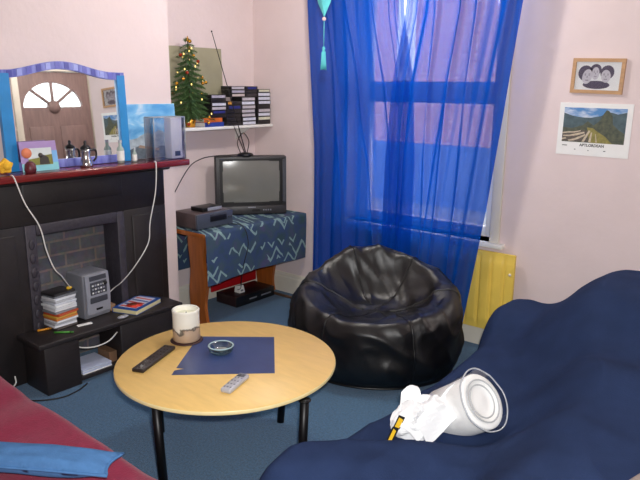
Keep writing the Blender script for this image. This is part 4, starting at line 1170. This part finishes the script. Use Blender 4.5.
# ------------------------------------------------------------------ bean bag
BB = thing('bean_bag', (-2.10, 3.09, 0), 'black leather bean bag chair in front of the blue curtains', 'bean bag')
bc = Vector((-2.095, 3.10, 0)); fd = Vector((.565, -.825, 0)); ld = Vector((.825, .565, 0))
def rim(a):   # a = 0 front, pi/2 image right, pi back
    c = cos(a); s_ = sin(a)
    base = .487-.085*c+.085*(max(0, -c)**2)
    if c > 0: base -= .012*c*c
    base += .015*max(0, s_)*(1-abs(c))-.02*max(0, -s_)*max(0, c)
    return base
def bb_point(a, t):
    Rl, Rd = .515, (.43 if cos(a) > 0 else .40)
    rm = rim(a); zc = .325
    pr = [(0, .004), (.80, .004), (.93, .04), (1., .30*rm), (.99, .6*rm), (.955, .86*rm), (.86, .99*rm), (.72, rm-.012), (.54, zc+.55*(rm-zc)), (.34, zc+.15*(rm-zc)), (.14, zc), (0, zc-.005)]
    n = len(pr)-1; x = t*n; i = min(int(x), n-1); f = x-i
    def g(k): return pr[max(0, min(n, k))]
    def cr(j):
        p0, p1, p2, p3 = g(i-1)[j], g(i)[j], g(i+1)[j], g(i+2)[j]
        return .5*((2*p1)+(p2-p0)*f+(2*p0-5*p1+4*p2-p3)*f*f+(3*p1-p0-3*p2+p3)*f**3)
    r_, z = max(0, cr(0)), max(.003, cr(1))
    pf = 6*(a-.42)/(2*pi)
    seam = exp(-((pf-round(pf))/.055)**2)
    k = 1-.022*seam*sstep(.08, .2, t)
    p = bc+(ld*sin(a)*Rl+fd*cos(a)*Rd)*r_*k+Vector((0, 0, z))
    if t > .1:
        nv = noise.noise(p*3.1)*.030+noise.noise(Vector((p.x*9, p.y*9, p.z*5)))*.012
        rdg = 1-abs(noise.noise(Vector((p.x*5+p.z*4, p.y*5, p.z*3+7))))*2
        nv += .016*max(0, rdg)**3
        r2g = 1-abs(noise.noise(Vector((p.x*10+p.z*9, p.y*7-p.z*5, 3.3))))*2.4
        nv += .006*max(0, r2g)**3
        w = sstep(.1, .3, t)
        d = (ld*sin(a)+fd*cos(a))*(1 if t < .6 else -.3)+Vector((0, 0, .2 if t < .5 else 1))
        p += d.normalized()*nv*w
        p.z = max(.003, p.z)
    return p
def bb_mesh():
    b = MB(); NA, NT = 180, 84
    vs = [[b.bm.verts.new(bb_point(2*pi*i/NA, j/NT)) for j in range(1, NT)] for i in range(NA)]
    c0 = b.bm.verts.new(bc+Vector((0, 0, .004))); c1 = b.bm.verts.new(sum((v[-1].co for v in vs), Vector())/NA)
    fs = []
    for i in range(NA):
        A, B = vs[i], vs[(i+1) % NA]
        for j in range(NT-2): fs.append(b.bm.faces.new((A[j], B[j], B[j+1], A[j+1])))
        fs.append(b.bm.faces.new((c0, B[0], A[0]))); fs.append(b.bm.faces.new((A[-1], B[-1], c1)))
    b._fin(fs, M_leather, True)
    return b
bb_mesh().build('cover', BB)
for k in range(6):
    a = 2*pi*k/6+.42
    MB().tube([bb_point(a, .11+.79*j/50)+Vector((0, 0, .001)) for j in range(51)], .0055, M_leather, 7).build('seam_piping', BB)
MB().tube([bb_point(2*pi*j/60, .14) for j in range(60)], .006, M_leather, 7, closed=True).build('seam_piping', BB)

# ------------------------------------------------------------------ navy covered sofa on the right
def xf(y):      # front edge
    v = -1.36
    v -= .05*exp(-((y-1.50)/.22)**2)
    v -= .09*exp(-((y-3.25)/.3)**2)
    return v
def xb(y): return -.20
def sofa_h(x, y, extra=0):
    seat = .36
    yr = 1.40+(x+1.35)*.85
    arm_n = .46*exp(-(abs(y-yr)/.26)**4)*(1-.12*sstep(-1.0, -.7, x))
    near = .44*sstep(1.9, 1.5, y)*sstep(-1.3, -1.0, x)
    arm_f = .515*exp(-(abs(y-3.27)/.30)**4)
    far = sstep(2.2, 3.1, y)
    bx = -.90-.42*far
    bh = .62+.15*sstep(2.3, 3.1, y)-.05*exp(-((y-2.70)/.18)**2)
    back = seat+(bh-seat)*sstep(bx, bx+.34+.18*far, x)
    k = 16.
    z = math.log(exp(k*seat)+exp(k*arm_n)+exp(k*near)+exp(k*arm_f)+exp(k*back)-3.)/k - .02
    z += .055*exp(-((y-2.36-.12*(x+.8))/.15)**2)*sstep(-1.02, -.8, x)
    p = Vector((x*2.2, y*2.2, 3.7))
    z += .022*noise.noise(p)+.010*noise.noise(Vector((x*6+y*3, y*5-x*2, 1)))
    r_ = 1-abs(noise.noise(Vector((x*3.2+y*1.8, y*1.6-x*1.2, 9.))))*2.2
    z += .014*max(0, r_)**2
    return z
SY0, SY1 = 1.23, 3.60
def sofa_pt(u, v, off, xmax=None):
    """u along the sofa, v front to back; skirts drop to the floor along all the edges"""
    y = SY0+(SY1-SY0)*u
    a, c = xf(y), (xb(y) if xmax is None else min(xb(y), xmax+.03*sin(y*7)))
    x = a+(c-a)*v
    df = (x-a); db = (c-x) if xmax is None else 9; dn = y-SY0; dfar = SY1-y
    e = 1.
    for d, w in ((df, .11), (db, .11), (dn, .13), (dfar, .11)):
        t = min(1, max(0, d/w)); e *= sqrt(max(0, 1-(1-t)**2))
    z = sofa_h(x, y)*e
    z = max(.012, z)+off
    # bow the skirts outwards a little
    return Vector((x-off*2*(1-min(1, df/.1)), y, z))
def nonlin(t, k=.16):
    """cluster samples near both ends"""
    return t-k*sin(2*pi*t)/ (2*pi)*2.2
SF = thing('sofa', (-.9, 2.3, 0), 'low beige sofa hidden under a navy throw at the right', 'sofa')
MB().grid(lambda u, v: sofa_pt(nonlin(u), nonlin(v), -.011), 80, 70, M_beige).build('body', SF)
b = MB().grid(lambda u, v: sofa_pt(nonlin(u), nonlin(v),   .008, -.33), 150, 110, M_navy)
single(b, 'sofa_throw', 'navy blue fabric throw draped over the sofa at the right', 'throw')

# ------------------------------------------------------------------ wrapped paper rolls in a carrier bag, lying on the sofa
RL = thing('wrapped_paper_roll', (-1.02, 2.1, .36), 'white paper roll in clear plastic wrap lying on the navy sofa', 'paper roll')
ax1 = Vector((-.925, 2.085, .53)); axd = Vector((.74, -.10, .58)).normalized(); Lr = .22
ax0 = ax1-axd*Lr
rr_ = .104
wr = mat('roll_white', (244, 244, 242), .6, 0, .03, 20, .1, 30)
MB().lathe(ax0, [(0, 0), (rr_*.8, 0), (rr_, .02), (rr_, Lr-.004), (rr_*.97, Lr), (.074, Lr), (.070, Lr-.012), (.03, Lr-.008), (0, Lr-.006)], wr, 36, axis=axd).build('roll', RL)
b = MB()
def wrapf(u, v):
    a = 2*pi*u; e3 = axd; e1 = e3.orthogonal().normalized(); e2 = e3.cross(e1)
    s = -.02+v*(Lr+.028)
    r_ = rr_*1.08+.006*noise.noise(Vector((cos(a)*2, sin(a)*2, s*14)))
    if v > .85: r_ *= 1.0+.05*(v-.85)/.15*(1+.5*sin(3*a))
    return ax0+e3*s+(e1*cos(a)+e2*sin(a))*r_
b.grid(wrapf, 48, 24, M_wrap); b.build('plastic_wrap', RL)
e3 = axd; e1 = e3.orthogonal().normalized(); e2 = e3.cross(e1)
b = MB()
for r_, h_ in ((.080, .003), (.062, -.002)):
    b.tube([ax0+e3*(Lr+h_)+(e1*cos(2*pi*k/30)+e2*sin(2*pi*k/30))*r_ for k in range(30)], .0028, mat('roll_edge_grey', (186, 188, 190), .5), 6, closed=True)
b.tube([wrapf(k/40, 1) for k in range(40)], .003, mat('wrap_hem', (176, 180, 186), .25, 0, .2, 20), 6, closed=True)
b.build('end_rings', RL)
CBG = thing('carrier_bag', (-1.13, 1.85, .40), 'crumpled white plastic bag with yellow and black print beside the roll', 'bag')
bgm = mat('white_polythene', (240, 241, 242), .35, 0, .03, 20, .15, 40)
def bagf(u, v):
    a = 2*pi*u; q = sin(pi*v)
    c = Vector((-1.125, 1.905, .45))+Vector((.10, .16, .03))*(v-.3)*1.3
    r_ = .066*(q**.5)+.004
    n_ = 1-abs(noise.noise(Vector((cos(a)*1.1, sin(a)*1.1, v*2.6))))*1.6
    r_ *= .70+.55*n_
    e3 = Vector((.45, .85, .1)).normalized(); e1 = Vector((-.85, .45, 0)).normalized(); e2 = e3.cross(e1)
    return c+(e1*cos(a)*.9+e2*sin(a)*1.0)*r_
b = MB().grid(bagf, 36, 26, bgm, False); b.build('crumpled_body', CBG)
b = MB()
for (p, d1, d2) in (((-1.10, 1.90, .46), (.05, .14, .10), (.09, .09, .02)), ((-1.15, 1.87, .46), (-.03, .06, .085), (.06, .08, .03)), ((-1.08, 1.86, .47), (.10, .17, .075), (.05, .02, -.06)), ((-1.13, 1.83, .46), (.06, .10, .07), (.07, .03, -.04))):
    p, d1, d2 = Vector(p), Vector(d1), Vector(d2)
    def fl(u, v, p=p, d1=d1, d2=d2): 
        w = p+d1*u+d2*v*(1-.35*u)
        return w+Vector((0, 0, .012*sin(6*u+4*v)))
    b.grid(fl, 6, 6, bgm, False)
b.build('bag_flap', CBG)
b = MB(); ylw = mat('print_yellow', (236, 190, 40), .4); bkk = mat('print_dark', (24, 24, 26), .4)
base = Vector((-1.155, 1.825, .428)); du = Vector((.035, .0, .0)); dv = Vector((.012, .016, .052)); dd = Vector((.03, -.03, .0))
def pch(u, v, o_): return base+du*u*.25+Vector((.012, .014, 0))*u+dv*v+Vector((.006, -.010, 0))*o_
for u0, v0, u1, v1, mm in ((0, .5, 1, 1.25, bkk), (.15, .62, .85, 1.12, ylw), (-.2, -.5, .8, .4, bkk), (.0, -.4, .5, .3, ylw)):
    o_ = 1.0 if mm is ylw else .6
    b.prism([pch(u0, v0, o_), pch(u1, v0-.1, o_), pch(u1+.1, v1, o_), pch(u0+.1, v1+.15, o_)], (.002, -.003, 0), mm)
b.build('printed_panel', CBG)

# ------------------------------------------------------------------ maroon seat and cushion, bottom left
MS = thing('maroon_sofa', (-2.2, .6, 0), 'maroon fabric sofa in the near left corner of the room', 'sofa')
def mar(u, v):
    x = -3.1+(1.78)*nonlin(u); y = .12+1.07*nonlin(v)
    e = 1.
    for d, w in ((x+3.1, .1), (-1.32-x, .14), (y-.12, .1), (1.19-y, .12)):
        t = min(1, max(0, d/w)); e *= sqrt(max(0, 1-(1-t)**2))
    z = (.45+.02*noise.noise(Vector((x*2.5, y*2.5, 2)))+.012*noise.noise(Vector((x*7, y*4, 5)))+.05*sstep(-2.2, -2.9, x))*e
    return Vector((x, y, max(.012, z)))
MB().grid(mar, 70, 60, M_maroon).build('seat', MS)
MB().box((-3.1, -.12, .0), (-1.45, .13, .78), M_maroon, .06, 4).build('backrest', MS)
CU = thing('cushion', (-1.85, .85, .46), 'flat blue cotton cushion lying on the maroon sofa', 'cushion')
def cus(sgn):
    ca, sa = cos(radians(33)), sin(radians(33))
    def f(u, v):
        a, c = (u-.5)*2, (v-.5)*2
        pinch = 1-.10*(1-abs(a)**2)*(abs(c)**4)-.0
        x = a*.27*(1-.08*(1-c*c)); y = c*.062*pinch
        th_ = .032*(max(0, (1-a**4)*(1-c**4)))**.6+.006*noise.noise(Vector((a*2, c*2, 3)))
        return Vector((-1.845+x*ca-y*sa,   .845+x*sa+y*ca, .512+sgn*th_))
    return f
b = MB().grid(cus(1), 30, 20, M_cushion).grid(cus(-1), 30, 20, M_cushion)
bmesh.ops.remove_doubles(b.bm, verts=b.bm.verts, dist=.0005); b.build('cover', CU)
bd = [(k/20, 0) for k in range(20)]+[(1, k/14) for k in range(14)]+[(1-k/20, 1) for k in range(20)]+[(0, 1-k/14) for k in range(14)]
MB().tube([cus(0)(u, v) for u, v in bd], .005, M_cushion, 6, closed=True).build('piping', CU)

# ------------------------------------------------------------------ added ceiling lamps, out of view, for fill light
def pendant(x, y, label):
    T = thing('added_pendant', (x, y, 2.38), label, 'lamp')
    MB().tube([(x, y, CEIL-.02), (x, y, 2.52)], .004, M_whitecable, 6).build('flex', T)
    MB().lathe((x, y, CEIL), [(.0, -.03), (.04, -.025), (.05, -.0005), (0, -.0005)], M_white, 20).build('ceiling_rose', T)
    MB().lathe((x, y, 2.41), [(.03, .11), (.035, .08), (.06, .06), (.0, .115)], M_white, 16).build('lamp_holder', T)
pendant(-2.3, 2.9, 'added white pendant lamp, out of view, hanging over the bean bag')
pendant(.1, 4.3, 'added white pendant lamp, out of view, in the lobby before the arched door')

# ------------------------------------------------------------------ lights
def light(name, kind, loc_, energy, col, size=.1, rot=None):
    l = bpy.data.lights.new(name, kind); l.energy = energy; l.color = col
    if kind == 'POINT': l.shadow_soft_size = size
    if kind == 'AREA': l.size = size
    if kind == 'SPOT': l.shadow_soft_size = size; l.spot_size = radians(95); l.spot_blend = .6
    o = bpy.data.objects.new(name, l); COL.objects.link(o); o.location = loc_
    if rot: o.rotation_euler = rot
    return o
light('lobby_fill', 'POINT', (.1, 4.3, 2.36), 26, (1, .95, .90), .07)  # added fill that brightens the arched door in the mirror
light('room_fill', 'POINT', (-2.3, 2.9, 2.36), 34, (1, .95, .90), .07)  # added unseen fill, placed to even out the wall brightness
P_, YAW, ROLL = radians(13.2), radians(39.3), radians(.5)
fw = Vector((-sin(YAW)*cos(P_), cos(YAW)*cos(P_), -sin(P_)))
rt = Vector((cos(YAW), sin(YAW), 0)); up = rt.cross(fw)
r2 = rt*cos(ROLL)+up*sin(ROLL); u2 = up*cos(ROLL)-rt*sin(ROLL)
fl = light('camera_flash', 'SPOT', (0.03, .03, 1.74), 250, (1, .99, .98), .03)
fl.rotation_euler = Matrix((r2, u2, -fw)).transposed().to_euler()

wd = bpy.data.worlds.new('overcast'); SC.world = wd; wd.use_nodes = True
nt = wd.node_tree; bg = nt.nodes['Background']
bg.inputs[0].default_value = (.93, .97, 1, 1); bg.inputs[1].default_value = 4.5

# ------------------------------------------------------------------ camera
cam = bpy.data.cameras.new('camera'); cam.sensor_width = 36; cam.lens = 650*36/640; cam.clip_start = .02
co = bpy.data.objects.new('camera', cam); COL.objects.link(co)
co.matrix_world = Matrix.Translation((0, 0, 1.65)) @ Matrix((r2, u2, -fw)).transposed().to_4x4()
SC.camera = co
SC.view_settings.view_transform = 'Standard'
SC.view_settings.look = 'None'
SC.view_settings.gamma = 1
SC.view_settings.exposure = 0.2
SC.view_settings.use_curve_mapping = False
SC.cycles.max_bounces = 10
SC.cycles.transparent_max_bounces = 16
SC.cycles.use_denoising = True
